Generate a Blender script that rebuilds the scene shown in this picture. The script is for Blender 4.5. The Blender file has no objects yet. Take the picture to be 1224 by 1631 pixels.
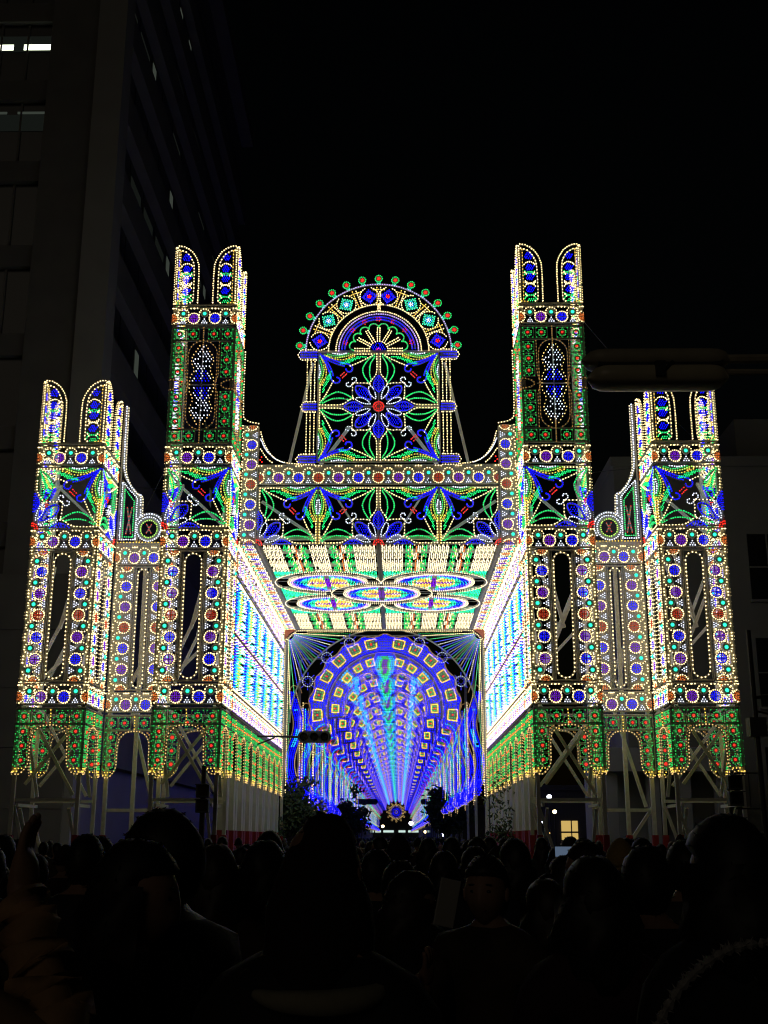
import bpy, bmesh, math, random
import numpy as np
from mathutils import Vector, Matrix
R = math.radians
PI = math.pi
random.seed(7)
sc = bpy.context.scene
COL = sc.collection

# ------------------------------------------------------------------ camera, sky, dim town glow, exposure
CX, CZ = 0.64, 1.65
cam = bpy.data.objects.new('camera', bpy.data.cameras.new('camera'))
COL.objects.link(cam)
cam.location = (CX, 0, CZ)
cam.rotation_euler = (R(90 + 15.7), 0, R(0.7))
cam.data.sensor_fit = 'AUTO'
cam.data.sensor_width = 36
cam.data.lens = 36 * 1850 / 1631
cam.data.clip_start = 0.1
cam.data.clip_end = 3000
sc.camera = cam

SUN_EL, SUN_AZ = R(38), R(200)
world = bpy.data.worlds.new('World')
sc.world = world
world.use_nodes = True
nt = world.node_tree
bg = nt.nodes['Background']
sky = nt.nodes.new('ShaderNodeTexSky')
sky.sky_type = 'NISHITA'
sky.sun_disc = False
sky.sun_elevation = R(2)
sky.sun_rotation = SUN_AZ
nt.links.new(sky.outputs['Color'], bg.inputs['Color'])
bg.inputs['Strength'].default_value = 0.0006
sd = bpy.data.lights.new('town_glow_sun', 'SUN')
sd.energy = 0.032
sd.angle = R(25)
sd.color = (1.0, 0.86, 0.66)
sun = bpy.data.objects.new('town_glow_sun', sd)
COL.objects.link(sun)
sun.rotation_euler = (R(68), 0, R(-20))
sc.view_settings.view_transform = 'Standard'
sc.view_settings.look = 'None'
sc.view_settings.exposure = 0
sc.view_settings.gamma = 1
sc.view_settings.use_curve_mapping = False
sc.render.engine = 'CYCLES'
sc.cycles.use_denoising = True
sc.cycles.use_light_tree = True
sc.cycles.max_bounces = 4
sc.cycles.diffuse_bounces = 2
sc.cycles.glossy_bounces = 2
sc.cycles.sample_clamp_indirect = 2.0
sc.cycles.sample_clamp_direct = 0.0
sc.cycles.caustics_reflective = False
sc.cycles.caustics_refractive = False
sc.cycles.filter_width = 1.15

# ------------------------------------------------------------------ materials
MATS = {}
def mat(name, col, rough=0.7, var=0.15, scale=6.0, metal=0.0, bump=0.0):
    if name in MATS: return MATS[name]
    m = bpy.data.materials.new(name); m.use_nodes = True
    n = m.node_tree.nodes; l = m.node_tree.links
    b = n['Principled BSDF']
    b.inputs['Roughness'].default_value = rough
    b.inputs['Metallic'].default_value = metal
    tc = n.new('ShaderNodeTexCoord')
    no = n.new('ShaderNodeTexNoise'); no.inputs['Scale'].default_value = scale
    no.inputs['Detail'].default_value = 5
    l.new(tc.outputs['Object'], no.inputs['Vector'])
    cr = n.new('ShaderNodeValToRGB')
    cr.color_ramp.elements[0].position = 0.3; cr.color_ramp.elements[1].position = 0.7
    cr.color_ramp.elements[0].color = tuple(c * (1 - var) for c in col) + (1,)
    cr.color_ramp.elements[1].color = tuple(min(1, c * (1 + var)) for c in col) + (1,)
    l.new(no.outputs['Fac'], cr.inputs['Fac'])
    l.new(cr.outputs['Color'], b.inputs['Base Color'])
    if bump:
        bp = n.new('ShaderNodeBump'); bp.inputs['Strength'].default_value = bump
        l.new(no.outputs['Fac'], bp.inputs['Height']); l.new(bp.outputs['Normal'], b.inputs['Normal'])
    MATS[name] = m
    return m
def emis(name, col, s, sampling='AUTO'):
    m = bpy.data.materials.new(name); m.use_nodes = True
    n = m.node_tree.nodes; l = m.node_tree.links
    n.remove(n['Principled BSDF'])
    e = n.new('ShaderNodeEmission')
    e.inputs['Color'].default_value = col + (1,); e.inputs['Strength'].default_value = s
    l.new(e.outputs[0], n['Material Output'].inputs['Surface'])
    try: m.cycles.emission_sampling = sampling
    except Exception: pass
    MATS[name] = m
    return m
CI = {}
BULB = []
for k, c, s in (('w', (1, .75, .34), 3.2), ('y', (1, .62, .08), 2.0), ('o', (1, .22, .04), 1.3), ('r', (1, .025, .015), 1.9),
                ('g', (.015, .75, .16), 1.7), ('t', (.03, .9, .48), 2.0), ('b', (.003, .004, 1), 2.4), ('c', (.015, .36, 1), 2.3),
                ('p', (.17, .010, .60), 1.7), ('l', (.62, .42, 1), 2.2), ('i', (.76, .82, 1), 2.3), ('d', (1, .5, .13), .6), ('n', (.45, .9, .10), 1.8),
                ('v', (.36, .2, 1), 1.2), ('m', (1, .66, .24), 1.2), ('k', (1, .84, .52), 2.2), ('x', (.9, .06, .02), .9), ('e', (.03, .62, .11), 1.15)):
    CI[k] = len(BULB); BULB.append(emis('bulb_glass_' + k, c, s))
BOARD = mat('painted_white_board', (.42, .415, .39), .6, .12, 3)
STEEL = mat('pale_painted_steel', (.63, .65, .60), .5, .1, 8)
SLOT = BULB + [BOARD]
NB = len(BULB)

# ------------------------------------------------------------------ mesh helpers
def mesh_arrays(name, V, F, M, mats, smooth=False):
    """V (n,3) array, F list/array of equal-length faces (arrays of tris and quads given as list of arrays)."""
    me = bpy.data.meshes.new(name)
    V = np.asarray(V, dtype=np.float32)
    Fs = [np.asarray(f, dtype=np.int32) for f in F if len(f)]
    Ms = [np.asarray(m, dtype=np.int32) for m in M if len(m)]
    nl = sum(f.size for f in Fs); npoly = sum(len(f) for f in Fs)
    me.vertices.add(len(V)); me.vertices.foreach_set('co', V.ravel())
    me.loops.add(nl); me.polygons.add(npoly)
    me.loops.foreach_set('vertex_index', np.concatenate([f.ravel() for f in Fs]))
    tot = np.concatenate([np.full(len(f), f.shape[1], dtype=np.int32) for f in Fs])
    me.polygons.foreach_set('loop_start', (np.cumsum(tot) - tot).astype(np.int32))
    me.polygons.foreach_set('material_index', np.concatenate(Ms))
    if smooth: me.polygons.foreach_set('use_smooth', np.ones(npoly, dtype=bool))
    for m in mats: me.materials.append(m)
    me.update(calc_edges=True); me.validate()
    return me
HEXA = [(math.cos(i * PI / 3 + .26), math.sin(i * PI / 3 + .26)) for i in range(6)]
BT = np.array([(a, 0, b) for a, b in HEXA] + [(0, -1, 0), (0, 1, 0)], dtype=np.float32)
BF = np.array([((i + 1) % 6, i, 6) for i in range(6)] + [(i, (i + 1) % 6, 7) for i in range(6)], dtype=np.int32)
def obj(name, me, parent=None, loc=(0, 0, 0), rot=(0, 0, 0), scale=None):
    o = bpy.data.objects.new(name, me)
    COL.objects.link(o)
    o.location = loc; o.rotation_euler = rot
    if scale: o.scale = scale
    if parent: o.parent = parent
    return o
def thing(name, label, cat, loc=(0, 0, 0), rz=0, group=None):
    o = obj(name, None, None, loc, (0, 0, rz))
    return tag(o, label, cat, group)
def tag(o, label=None, cat=None, group=None, kind=None):
    if label: o['label'] = label
    if cat: o['category'] = cat
    if group: o['group'] = group
    if kind: o['kind'] = kind
    return o
class MB:
    """collects boxes, beams, tubes and lathes as one mesh"""
    def __init__(s): s.v = []; s.f = []; s.m = []; s.mats = []
    def mi(s, m):
        if m not in s.mats: s.mats.append(m)
        return s.mats.index(m)
    def add(s, vs, fs, m):
        o = len(s.v); s.v += [tuple(v) for v in vs]; k = s.mi(m)
        for f in fs: s.f.append(tuple(i + o for i in f)); s.m.append(k)
    def box(s, x0, x1, y0, y1, z0, z1, m):
        s.add([(x, y, z) for z in (z0, z1) for y in (y0, y1) for x in (x0, x1)],
              [(0, 2, 3, 1), (4, 5, 7, 6), (0, 1, 5, 4), (2, 6, 7, 3), (0, 4, 6, 2), (1, 3, 7, 5)], m)
    def beam(s, p, q, w, m, d=None):
        p, q = Vector(p), Vector(q); a = (q - p).normalized()
        up = Vector((0, 1, 0)) if abs(a.y) < .9 else Vector((1, 0, 0))
        x = a.cross(up).normalized() * w / 2; y = a.cross(x).normalized() * (d or w) / 2
        s.add([c + i * x + j * y for c in (p, q) for i, j in ((-1, -1), (1, -1), (1, 1), (-1, 1))],
              [(0, 1, 2, 3), (7, 6, 5, 4), (0, 4, 5, 1), (1, 5, 6, 2), (2, 6, 7, 3), (3, 7, 4, 0)], m)
    def tube(s, pts, r, m, n=8, cap=True):
        pts = [Vector(p) for p in pts]; rr = r if isinstance(r, (list, tuple)) else [r] * len(pts)
        vs = []
        for i, p in enumerate(pts):
            a = (pts[min(i + 1, len(pts) - 1)] - pts[max(i - 1, 0)]).normalized()
            up = Vector((0, 0, 1)) if abs(a.z) < .9 else Vector((0, 1, 0))
            x = a.cross(up).normalized(); y = a.cross(x).normalized()
            vs += [p + rr[i] * (math.cos(2 * PI * k / n) * x + math.sin(2 * PI * k / n) * y) for k in range(n)]
        fs = [(i * n + k, i * n + (k + 1) % n, (i + 1) * n + (k + 1) % n, (i + 1) * n + k) for i in range(len(pts) - 1) for k in range(n)]
        if cap: fs += [tuple(range(n))[::-1], tuple(range((len(pts) - 1) * n, len(pts) * n))]
        s.add(vs, fs, m)
    def ell(s, c, rx, ry, rz, m, nu=14, nv=9, fn=None):
        vs = []; fs = []
        for j in range(nv + 1):
            t = PI * j / nv
            for i in range(nu):
                a = 2 * PI * i / nu
                p = Vector((math.sin(t) * math.cos(a), math.sin(t) * math.sin(a), math.cos(t)))
                q = Vector((p.x * rx, p.y * ry, p.z * rz))
                if fn: q = fn(p, q)
                vs.append(q + Vector(c))
        for j in range(nv):
            for i in range(nu): fs.append((j * nu + i, (j + 1) * nu + i, (j + 1) * nu + (i + 1) % nu, j * nu + (i + 1) % nu))
        s.add(vs, fs, m)
    def mesh(s, name, smooth=False, bevel=0):
        me = bpy.data.meshes.new(name); me.from_pydata(s.v, [], s.f)
        for m in s.mats: me.materials.append(m)
        me.polygons.foreach_set('material_index', s.m)
        if bevel:
            bm = bmesh.new(); bm.from_mesh(me)
            bmesh.ops.bevel(bm, geom=bm.edges[:], offset=bevel, segments=2, affect='EDGES', profile=.5)
            bm.to_mesh(me); bm.free()
        if smooth: me.polygons.foreach_set('use_smooth', [True] * len(me.polygons))
        me.update(); return me
    def build(s, name, parent=None, loc=(0, 0, 0), rot=(0, 0, 0), smooth=False, bevel=0):
        return obj(name, s.mesh(name, smooth, bevel), parent, loc, rot)

# ------------------------------------------------------------------ bulb patterns
def crom(pts, n=10):
    """Catmull-Rom through pts"""
    if len(pts) < 3: return list(pts)
    cl = pts[0] == pts[-1]
    P_ = [pts[-2]] + list(pts) + [pts[1]] if cl else [pts[0]] + list(pts) + [pts[-1]]
    out = []
    for i in range(1, len(P_) - 2):
        p0, p1, p2, p3 = P_[i - 1:i + 3]
        for k in range(n):
            t = k / n
            out.append(tuple(.5 * (2 * b + (c - a) * t + (2 * a - 5 * b + 4 * c - d) * t * t + (3 * b - a - 3 * c + d) * t ** 3) for a, b, c, d in zip(p0, p1, p2, p3)))
    out.append(tuple(pts[-1]))
    return out
def resample(pts, sp, half=False):
    d = [0]
    for a, b in zip(pts, pts[1:]): d.append(d[-1] + math.hypot(b[0] - a[0], b[1] - a[1]))
    L = d[-1]
    if L < 1e-6: return [pts[0]]
    n = max(1, round(L / sp)); out = []; j = 0
    for k in range(n + 1):
        t = L * k / n
        while j < len(d) - 2 and d[j + 1] < t: j += 1
        f = (t - d[j]) / max(1e-9, d[j + 1] - d[j])
        out.append((pts[j][0] + f * (pts[j + 1][0] - pts[j][0]), pts[j][1] + f * (pts[j + 1][1] - pts[j][1])))
    if math.hypot(out[0][0] - out[-1][0], out[0][1] - out[-1][1]) < sp * .4: out.pop()
    return out
def arc(cx, cy, r, a0, a1, n=24, ry=None):
    ry = ry or r
    return [(cx + r * math.cos(R(a0 + (a1 - a0) * i / n)), cy + ry * math.sin(R(a0 + (a1 - a0) * i / n))) for i in range(n + 1)]
def inside(x, y, poly):
    c = False; j = len(poly) - 1
    for i in range(len(poly)):
        xi, yi = poly[i]; xj, yj = poly[j]
        if (yi > y) != (yj > y) and x < (xj - xi) * (y - yi) / (yj - yi) + xi: c = not c
        j = i
    return c
class P:
    def __init__(s): s.b = []; s.rib = []; s.items = []
    def dots(s, pts, c, r=.03):
        s.b += [(x, y, c, r) for x, y in pts]; return s
    def line(s, pts, c, sp=.11, r=.03, w=.05, smooth=False):
        if smooth: pts = crom(pts)
        s.b += [(x, y, c, r) for x, y in resample(pts, sp)]
        if w: s.rib.append((pts, w))
        return s
    def board(s, pts, w): s.rib.append((list(pts), w)); return s
    def rect(s, x0, x1, y0, y1, w):
        h = w / 2
        s.rib += [([(x0, y0 + h), (x1, y0 + h)], w), ([(x0, y1 - h), (x1, y1 - h)], w), ([(x0 + h, y0), (x0 + h, y1)], w), ([(x1 - h, y0), (x1 - h, y1)], w)]
        return s
    def fill(s, poly, c, sp=.085, r=.03, smooth=False, edge=None):
        if smooth: poly = crom(poly)
        xs = [p[0] for p in poly]; ys = [p[1] for p in poly]
        y = min(ys) + sp / 2; k = 0
        while y < max(ys):
            x = min(xs) + (sp / 2 if k % 2 else 0)
            while x < max(xs):
                if inside(x, y, poly): s.b.append((x, y, c, r))
                x += sp
            y += sp * .87; k += 1
        if edge: s.rib.append((list(poly), edge))
        return s
    def field(s, x0, x1, y0, y1, sx, sy, fn, r=.03):
        y = y0; k = 0
        while y <= y1:
            x = x0 + (sx / 2 if k % 2 else 0)
            while x <= x1:
                c = fn(x, y)
                if c: s.b.append((x, y, c, r))
                x += sx
            y += sy; k += 1
        return s
    def add(s, o, fn, rs=1.0, rot=None):
        s.b += [(*fn(x, y), c, r * rs) for x, y, c, r in o.b]
        s.rib += [([fn(*p) for p in pts], w) for pts, w in o.rib]
        for k, x, y, a in o.items:
            x2, y2 = fn(x, y); x3, y3 = fn(x + math.cos(a), y + math.sin(a))
            s.items.append((k, x2, y2, math.atan2(y3 - y2, x3 - x2)))
        return s
    def bake(s):
        o = P(); o.b = list(s.b); o.rib = list(s.rib)
        for k, x, y, a in s.items:
            q = ITEM[k]; ca, sa = math.cos(a), math.sin(a)
            o.add(q, lambda u, v: (x + ca * u - sa * v, y + sa * u + ca * v))
        return o
BLEN = .05
def bulbs_va(b, back=.085):
    n = len(b)
    if not n: return np.zeros((0, 3)), np.zeros((0, 3), int), np.zeros(0, int)
    g_ = np.random.default_rng(n)
    b = [q for q, k_ in zip(b, g_.random(n)) if k_ > .008] or b; n = len(b)
    xy = np.array([(x, y) for x, y, c, r in b]) + g_.normal(0, .004, (n, 2)); rr = np.array([r * (.74 if r < .034 else .9) for *_, r in b]); ci = np.array([CI[c] for _, _, c, _ in b]); rr = rr * g_.normal(1, .09, n).clip(.75, 1.25)
    V = np.zeros((n, 8, 3))
    V[:, :, 0] = xy[:, 0, None] + BT[None, :, 0] * rr[:, None]
    V[:, :, 1] = BT[None, :, 1] * np.maximum(.031, rr * .95)[:, None]
    V[:, 7, 1] = back  # glowing rear tip stretched past the board, added to light tower insides and braces
    V[:, :, 2] = xy[:, 1, None] + BT[None, :, 2] * rr[:, None]
    F = (BF[None] + (np.arange(n) * 8)[:, None, None]).reshape(-1, 3)
    return V.reshape(-1, 3), F, np.repeat(ci, 12)
def ribbons_va(rib, t=.011):
    V = []; F = []
    for k, (pts, w) in enumerate(rib):
        e = .002 + .0013 * (k % 9) + (.06 if w < 0 else 0); w = abs(w); o = len(V); n = len(pts)
        for i, p in enumerate(pts):
            a = pts[max(0, i - 1)]; b = pts[min(n - 1, i + 1)]
            if pts[0] == pts[-1] and n > 3:
                if i == 0: a = pts[-2]
                if i == n - 1: b = pts[1]
            dx, dy = b[0] - a[0], b[1] - a[1]; l = math.hypot(dx, dy) or 1
            nx, ny = -dy / l * w / 2, dx / l * w / 2
            V += [(p[0] + nx, e, p[1] + ny), (p[0] - nx, e, p[1] - ny), (p[0] - nx, 2 * t + e, p[1] - ny), (p[0] + nx, 2 * t + e, p[1] + ny)]
        for i in range(n - 1):
            q = o + i * 4
            for j in range(4): F.append((q + j, q + (j + 1) % 4, q + 4 + (j + 1) % 4, q + 4 + j))
        F += [(o + 3, o + 2, o + 1, o), (o + (n - 1) * 4, o + (n - 1) * 4 + 1, o + (n - 1) * 4 + 2, o + (n - 1) * 4 + 3)]
    return np.array(V) if V else np.zeros((0, 3)), np.array(F) if F else np.zeros((0, 4), int)
def pat_mesh(name, p):
    """bulbs and their boards as one mesh (small pieces)"""
    V1, F1, M1 = bulbs_va(p.b); V2, F2 = ribbons_va(p.rib)
    V = np.concatenate([V1, V2]) if len(V2) else V1
    return mesh_arrays(name, V, [F1, F2 + len(V1)] if len(V2) else [F1], [M1, np.full(len(F2), NB)] if len(V2) else [M1], SLOT)
CACHE = {}
def panel(name, p, parent, loc, rot, key, items=True, bname='bulb_string'):
    """a wooden lattice panel (part) with its string of bulbs and its medallions (sub-parts)"""
    if key not in CACHE:
        V2, F2 = ribbons_va(p.rib)
        V1, F1, M1 = bulbs_va(p.b)
        CACHE[key] = (mesh_arrays(name, V2, [F2], [np.zeros(len(F2), int)], [BOARD]), mesh_arrays(bname, V1, [F1], [M1], BULB) if len(F1) else None)
    a, b = CACHE[key]
    o = obj(name, a, parent, loc, rot)
    if b: tag(obj(bname, b, o), kind='stuff')
    if items:
        for k, x, y, ang in p.items:
            obj(INAME[k], IMESH[k], o, (x, 0, y), (0, -ang, 0))
    return o

# ---- medallions that repeat: rosettes, lamps, square medallions
ITEM = {}; IMESH = {}; INAME = {}
def ring(cx, cy, r, n, a0=0): return [(cx + r * math.cos(2 * PI * (i + a0) / n), cy + r * math.sin(2 * PI * (i + a0) / n)) for i in range(n)]
def item(k, name, p): ITEM[k] = p; INAME[k] = name
def rosette(c, half=False):
    p = P()
    ok = (lambda q: q[0] > .015) if half else (lambda q: True)
    p.dots([q for q in ring(0, 0, .186, 18, .5) if ok(q)], 'w', .0275)
    for r_, n_ in ((.042, 4), (.085, 8), (.132, 12)): p.dots([q for q in ring(0, 0, r_, n_, .5) if ok(q)], c, .021)
    if half: p.board(arc(0, 0, .17, -90, 90, 10), .09); p.board(arc(0, 0, .06, -90, 90, 6), .06)
    else: p.board(arc(0, 0, .18, 0, 360, 16), .08); p.board([(-.13, 0), (.13, 0)], .035); p.board([(0, -.13), (0, .13)], .035)
    return p
for c in 'bpro': item('R' + c, 'rosette', rosette('x' if c == 'r' else c)); item('H' + c, 'half_rosette', rosette('x' if c == 'r' else c, True))
p = P(); p.dots([(0, 0)], 't', .076); p.board(arc(0, 0, .09, 0, 360, 12), .075); item('L', 'green_lamp', p)
def greensq(c='r'):
    p = P(); p.dots([(0, 0)], c, .052); p.dots(ring(0, 0, .118, 11), 'e', .024)
    p.dots([(i * .165, j * .165) for i in (-1, 1) for j in (-1, 1)], 'e', .023)
    p.dots([(i * .172, 0) for i in (-1, 1)] + [(0, i * .172) for i in (-1, 1)], 'e', .021)
    p.rect(-.205, .205, -.205, .205, .03); p.board(arc(0, 0, .085, 0, 360, 12), .06)
    return p
item('G', 'square_medallion', greensq())
def sunflower():
    p = P(); p.dots([(0, 0)], 'r', .06); p.dots(ring(0, 0, .055, 5), 'r', .025); p.dots(ring(0, 0, .125, 12), 'g', .028); p.dots([(-.05, -.17), (.05, -.17), (0, -.2)], 't', .026)
    p.board(arc(0, 0, .1, 0, 360, 12), .06); p.board([(0, -.1), (0, -.26)], .05); return p
item('S', 'flower_medallion', sunflower())
def diamond(c1, c2):
    p = P()
    for r_, n_ in ((.23, 16), (.16, 12)):
        for i in range(n_):
            t = i / n_ * 4; k = int(t); f = t - k
            A = [(1, 0), (0, 1), (-1, 0), (0, -1), (1, 0)]
            p.dots([((A[k][0] * (1 - f) + A[k + 1][0] * f) * r_ * 1.12, (A[k][1] * (1 - f) + A[k + 1][1] * f) * r_ * 1.12)], c1, .028)
    p.dots(ring(0, 0, .06, 5), c2, .03); p.dots([(0, 0)], c2, .03)
    p.dots(ring(0, 0, .1, 8), 'c' if c2 == 'i' else 'b', .026)
    p.board([(.22, 0), (0, .22), (-.22, 0), (0, -.22), (.22, 0)], .07)
    return p
item('Db', 'diamond_medallion', diamond('b', 'r')); item('Dt', 'diamond_medallion', diamond('t', 'i'))
for k, p in ITEM.items(): IMESH[k] = pat_mesh(INAME[k], p)

def band(n, per=.7, H=.66, seq='opb', halves=True, solid=False):
    """frieze of rosettes hanging between green lamps; runs along u"""
    p = P(); L = n * per
    p.board([(0, .03), (L, .03)], .06); p.board([(0, H - .03), (L, H - .03)], .06)
    p.board([(.025, 0), (.025, H)], .05); p.board([(L - .025, 0), (L - .025, H)], .05)
    vr, vl = .25, .42
    if solid: p.board([(0, H / 2), (L, H / 2)], H - .02)
    for k in range(n + 1):
        c = seq[k % len(seq)]
        if k in (0, n):
            if halves: p.items.append(('H' + c, k * per, vr, 0 if k == 0 else PI))
        else: p.items.append(('R' + c, k * per, vr, 0))
    for k in range(n):
        u = (k + .5) * per
        p.items.append(('L', u, vl, 0))
        p.line(arc(u, vl, .175, -12, 192, 14), 'w', .095, .028, .03)
        p.dots([(u - .34, H - .05), (u - .24, H - .05), (u + .24, H - .05), (u + .34, H - .05)] if True else [], 'w', .03)
        for j, m in ((.09, 3), (.155, 2), (.22, 1)): p.dots([(u + (i - (m - 1) / 2) * .075, j) for i in range(m)], 'i', .024)
        p.board([(u - .1, .12), (u + .1, .12)], .1)
    return p
TW = 2.1
def window_panel(W=TW, H=4.08, solid=False):
    p = P(); b = band(6, H / 6, .66, 'opbrpb', solid=solid)
    p.add(b, lambda u, v: (.66 - v + .02, u)); p.add(b, lambda u, v: (W - .66 + v - .02, H - u))
    for x in (.72, W - .72): p.board([(x, 0), (x, H)], .06)
    sx0, sx1 = .79, W - .79; r = (sx1 - sx0) / 2
    path = [(sx0, r + .1)] + [(sx0, H - r - .1)] + arc(W / 2, H - r - .1, r, 180, 0, 10) + [(sx1, r + .1)] + arc(W / 2, r + .1, r, 0, -180, 10)
    p.line(path, 'w', .125, .03, .06)
    p.rect(0, W, 0, H, .06)
    return p
def green_panel(W=TW, H=4.08):
    p = P(); p.rect(0, W, 0, H, .06)
    for y in (.27, H - .27):
        for x in (.26, .71, W - .71, W - .26): p.items.append(('G', x, y, 0))
    p.board([(0, .5), (W, .5)], .05); p.board([(0, H - .5), (W, H - .5)], .05)
    for x in (.26, W - .26):
        for k in range(3):
            p.items.append(('G', x, .77 + k * .42, 0)); p.items.append(('G', x, H - .77 - k * .42, 0))
    for s in (1, -1):
        X = lambda u: W / 2 + s * (u - W / 2)
        p.line([(X(.05), H / 2 - .17), (X(.3), H / 2 - .12), (X(.42), H / 2), (X(.3), H / 2 + .12), (X(.05), H / 2 + .17)], 'd', .1, .022, .05, True)
        p.line([(X(.52), .56), (X(.52), H / 2 - .35), (X(.62), H / 2), (X(.52), H / 2 + .35), (X(.52), H - .56)], 'd', .11, .022, .03)
    cx = W / 2; r = .42
    for rr, c in ((.47, 'd'), ):
        p.line([(cx - rr, .55 + r)] + [(cx - rr, H - .55 - r)] + arc(cx, H - .55 - r, rr, 180, 0, 10) + [(cx + rr, .55 + r)] + arc(cx, .55 + r, rr, 0, -180, 10), c, .12, .024, .03)
    p.line([(cx, .05), (cx, .9)], 'd', .085, .026, .04); p.line([(cx, H - .9), (cx, H - .05)], 'd', .085, .026, .04)
    def orn(x, y):
        v = abs(y - H / 2); a = abs(x - cx)
        if v < .05: return None
        if v < .5:
            w = .31 - .12 * (v / .5) ** 2
            return None if a > w else ('i' if a > w - .07 or (a < .05 and v > .15) else 'b')
        if v < 1.15:
            w = .30 * math.sin(PI * (v - .42) / .86) ** .8
            if a > w: return None
            return 'i' if (a > w - .07 or abs(a - w * .45) < .045 or a < .03) else None
        return 'i' if v < 1.4 and a < .07 * (1.45 - v) / .3 else None
    p.field(cx - .4, cx + .4, H / 2 - 1.4, H / 2 + 1.4, .105, .085, orn, .0235)
    for sg in (1, -1):
        for sx in (1, -1):
            p.line([(cx + sx * .1, H / 2 + sg * 1.36), (cx + sx * .36, H / 2 + sg * .88), (cx + sx * .27, H / 2 + sg * .52), (cx + sx * .38, H / 2 + sg * .22), (cx + sx * .39, H / 2)], 'm', .12, .025, 0, True)
    p.board([(cx, .9), (cx, H - .9)], .03); p.board([(.5, H / 2), (W - .5, H / 2)], .03)
    return p
def arch_panel(W=TW, H=1.95):
    p = P(); p.board([(0, H - .03), (W, H - .03)], .06); p.board([(0, H - .5), (W, H - .5)], .05)
    p.board([(.03, .1), (.03, H)], .06); p.board([(W - .03, .1), (W - .03, H)], .06)
    for x in (.26, .71, W - .71, W - .26): p.items.append(('G', x, H - .27, 0))
    p.line([(W / 2, H - .45), (W / 2, H - .08)], 'y', .09, .025, .04)
    for s in (1, -1):
        X = lambda u: W / 2 + s * (u - W / 2)
        for k in range(3): p.items.append(('G', X(.26), H - .72 - k * .42, 0))
        pts = [(X(.05), .04), (X(.2), -.02), (X(.38), .12), (X(.48), .35), (X(.5), .9), (X(.56), 1.18), (X(.76), 1.38), (W / 2, 1.43)]
        p.line(pts, 'm', .1, .027, .06, True)
        p.line([(X(.42), .42), (X(.44), .9), (X(.48), 1.22), (X(.6), 1.38)], 'd', .1, .022, .03, True)
        p.fill([(X(.06), .06), (X(.2), .02), (X(.4), .2), (X(.06), .22)], 'y', .1, .026)
        p.fill([(X(.04), .2), (X(.10), .2), (X(.10), 1.4), (X(.04), 1.4)], 'e', .13, .021)
        p.dots([(X(.42), H - .58), (X(.5), H - .62), (X(.56), H - .58)], 'd', .024)
    return p
SQ = 2.02
def flower_quarter():
    """one quarter of the big flower: flower centre at (0,0), blue trumpet to the far corner; unit square"""
    p = P()
    def c(pts, col, sp=.044, r=.028, w=.022, both=True):
        p.line(pts, col, sp, r, w, True)
        if both: p.line([(y, x) for x, y in pts], col, sp, r, w, True)
    def f(pts, col, sp=.042, r=.027, both=True):
        p.fill(pts, col, sp, r, True)
        if both: p.fill([(y, x) for x, y in pts], col, sp, r, True)
    c([(.012, .56), (.07, .47), (.08, .38), (.012, .27)], 'b', .036)
    f([(0.005, .53), (.055, .46), (.06, .38), (.005, .3)], 'b', .038, .024)
    c([(.15, .42), (.12, .48), (.06, .56), (.03, .66), (.03, .97)], 'w', .05, .029)
    dp = [(.13, .13), (.19, .30), (.28, .37), (.37, .37), (.37, .28), (.30, .19), (.13, .13)]
    c(dp, 'b', .036, .028, .03, False); f([(.16, .16), (.21, .29), (.28, .34), (.34, .34), (.34, .28), (.29, .21)], 'b', .04, .024, False)
    c([(.14, .41), (.22, .43), (.34, .43), (.40, .44)], 'w', .048); c([(.40, .44), (.42, .42)], 'w', .048, both=False)
    c([(.05, .14), (.06, .26), (.12, .37), (.165, .34), (.14, .23), (.05, .14)], 'i', .038, .026)
    c([(.43, .43), (.385, .45), (.365, .49), (.385, .53), (.43, .53), (.44, .50)], 'i', .034, .026)
    c([(.16, .44), (.24, .57), (.26, .70), (.19, .84), (.07, .96)], 'g', .036, .033)
    c([(.12, .48), (.15, .62), (.135, .78), (.065, .92)], 'g', .036, .033)
    c([(.97, .97), (.84, .895), (.70, .835), (.58, .80), (.49, .775), (.435, .715), (.455, .65), (.515, .645), (.54, .69)], 'b', .030, .030, .03)
    c([(.93, .915), (.80, .84), (.67, .78), (.57, .75)], 'b', .032, .028, .03)
    c([(.53, .60), (.60, .53)], 'r', .035, .026, .02, False); c([(.57, .63), (.63, .57)], 'r', .035, .026, .02, False)
    c([(.07, .965), (.22, .97), (.40, .965)], 'w', .05, .03)
    lf = [(.20, .92), (.33, .885), (.45, .82), (.55, .785), (.66, .78), (.60, .83), (.48, .88), (.34, .93)]
    f(lf, 'g', .029, .03)
    c([(.10, .94), (.24, .86), (.36, .80), (.47, .75)], 'w', .048, .028)
    c([(.43, .975), (.56, .925), (.70, .905), (.84, .935), (.93, .97)], 'n', .036, .028)
    c([(.50, .98), (.62, .945), (.74, .94), (.85, .975)], 'g', .038, .026)
    c([(.54, .985), (.64, .968), (.76, .985)], 'i', .036, .03)
    c([(.40, .93), (.50, .89), (.62, .865), (.76, .885), (.86, .93)], 'y', .048, .027)
    c([(.40, .955), (.47, .925), (.5, .91)], 'y', .04, .025)
    c([(.0, .085), (.06, .06), (.085, 0)], 'r', .03, .03, .03, False); c([(.0, .045), (.035, .03), (.045, 0)], 'r', .03, .028, .03, False)
    q = P(); q.b = [(x * SQ, y * SQ, k, r) for x, y, k, r in p.b]; q.rib = [([(x * SQ, y * SQ) for x, y in pts], w * SQ) for pts, w in p.rib]
    return q
FQ = flower_quarter()
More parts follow.
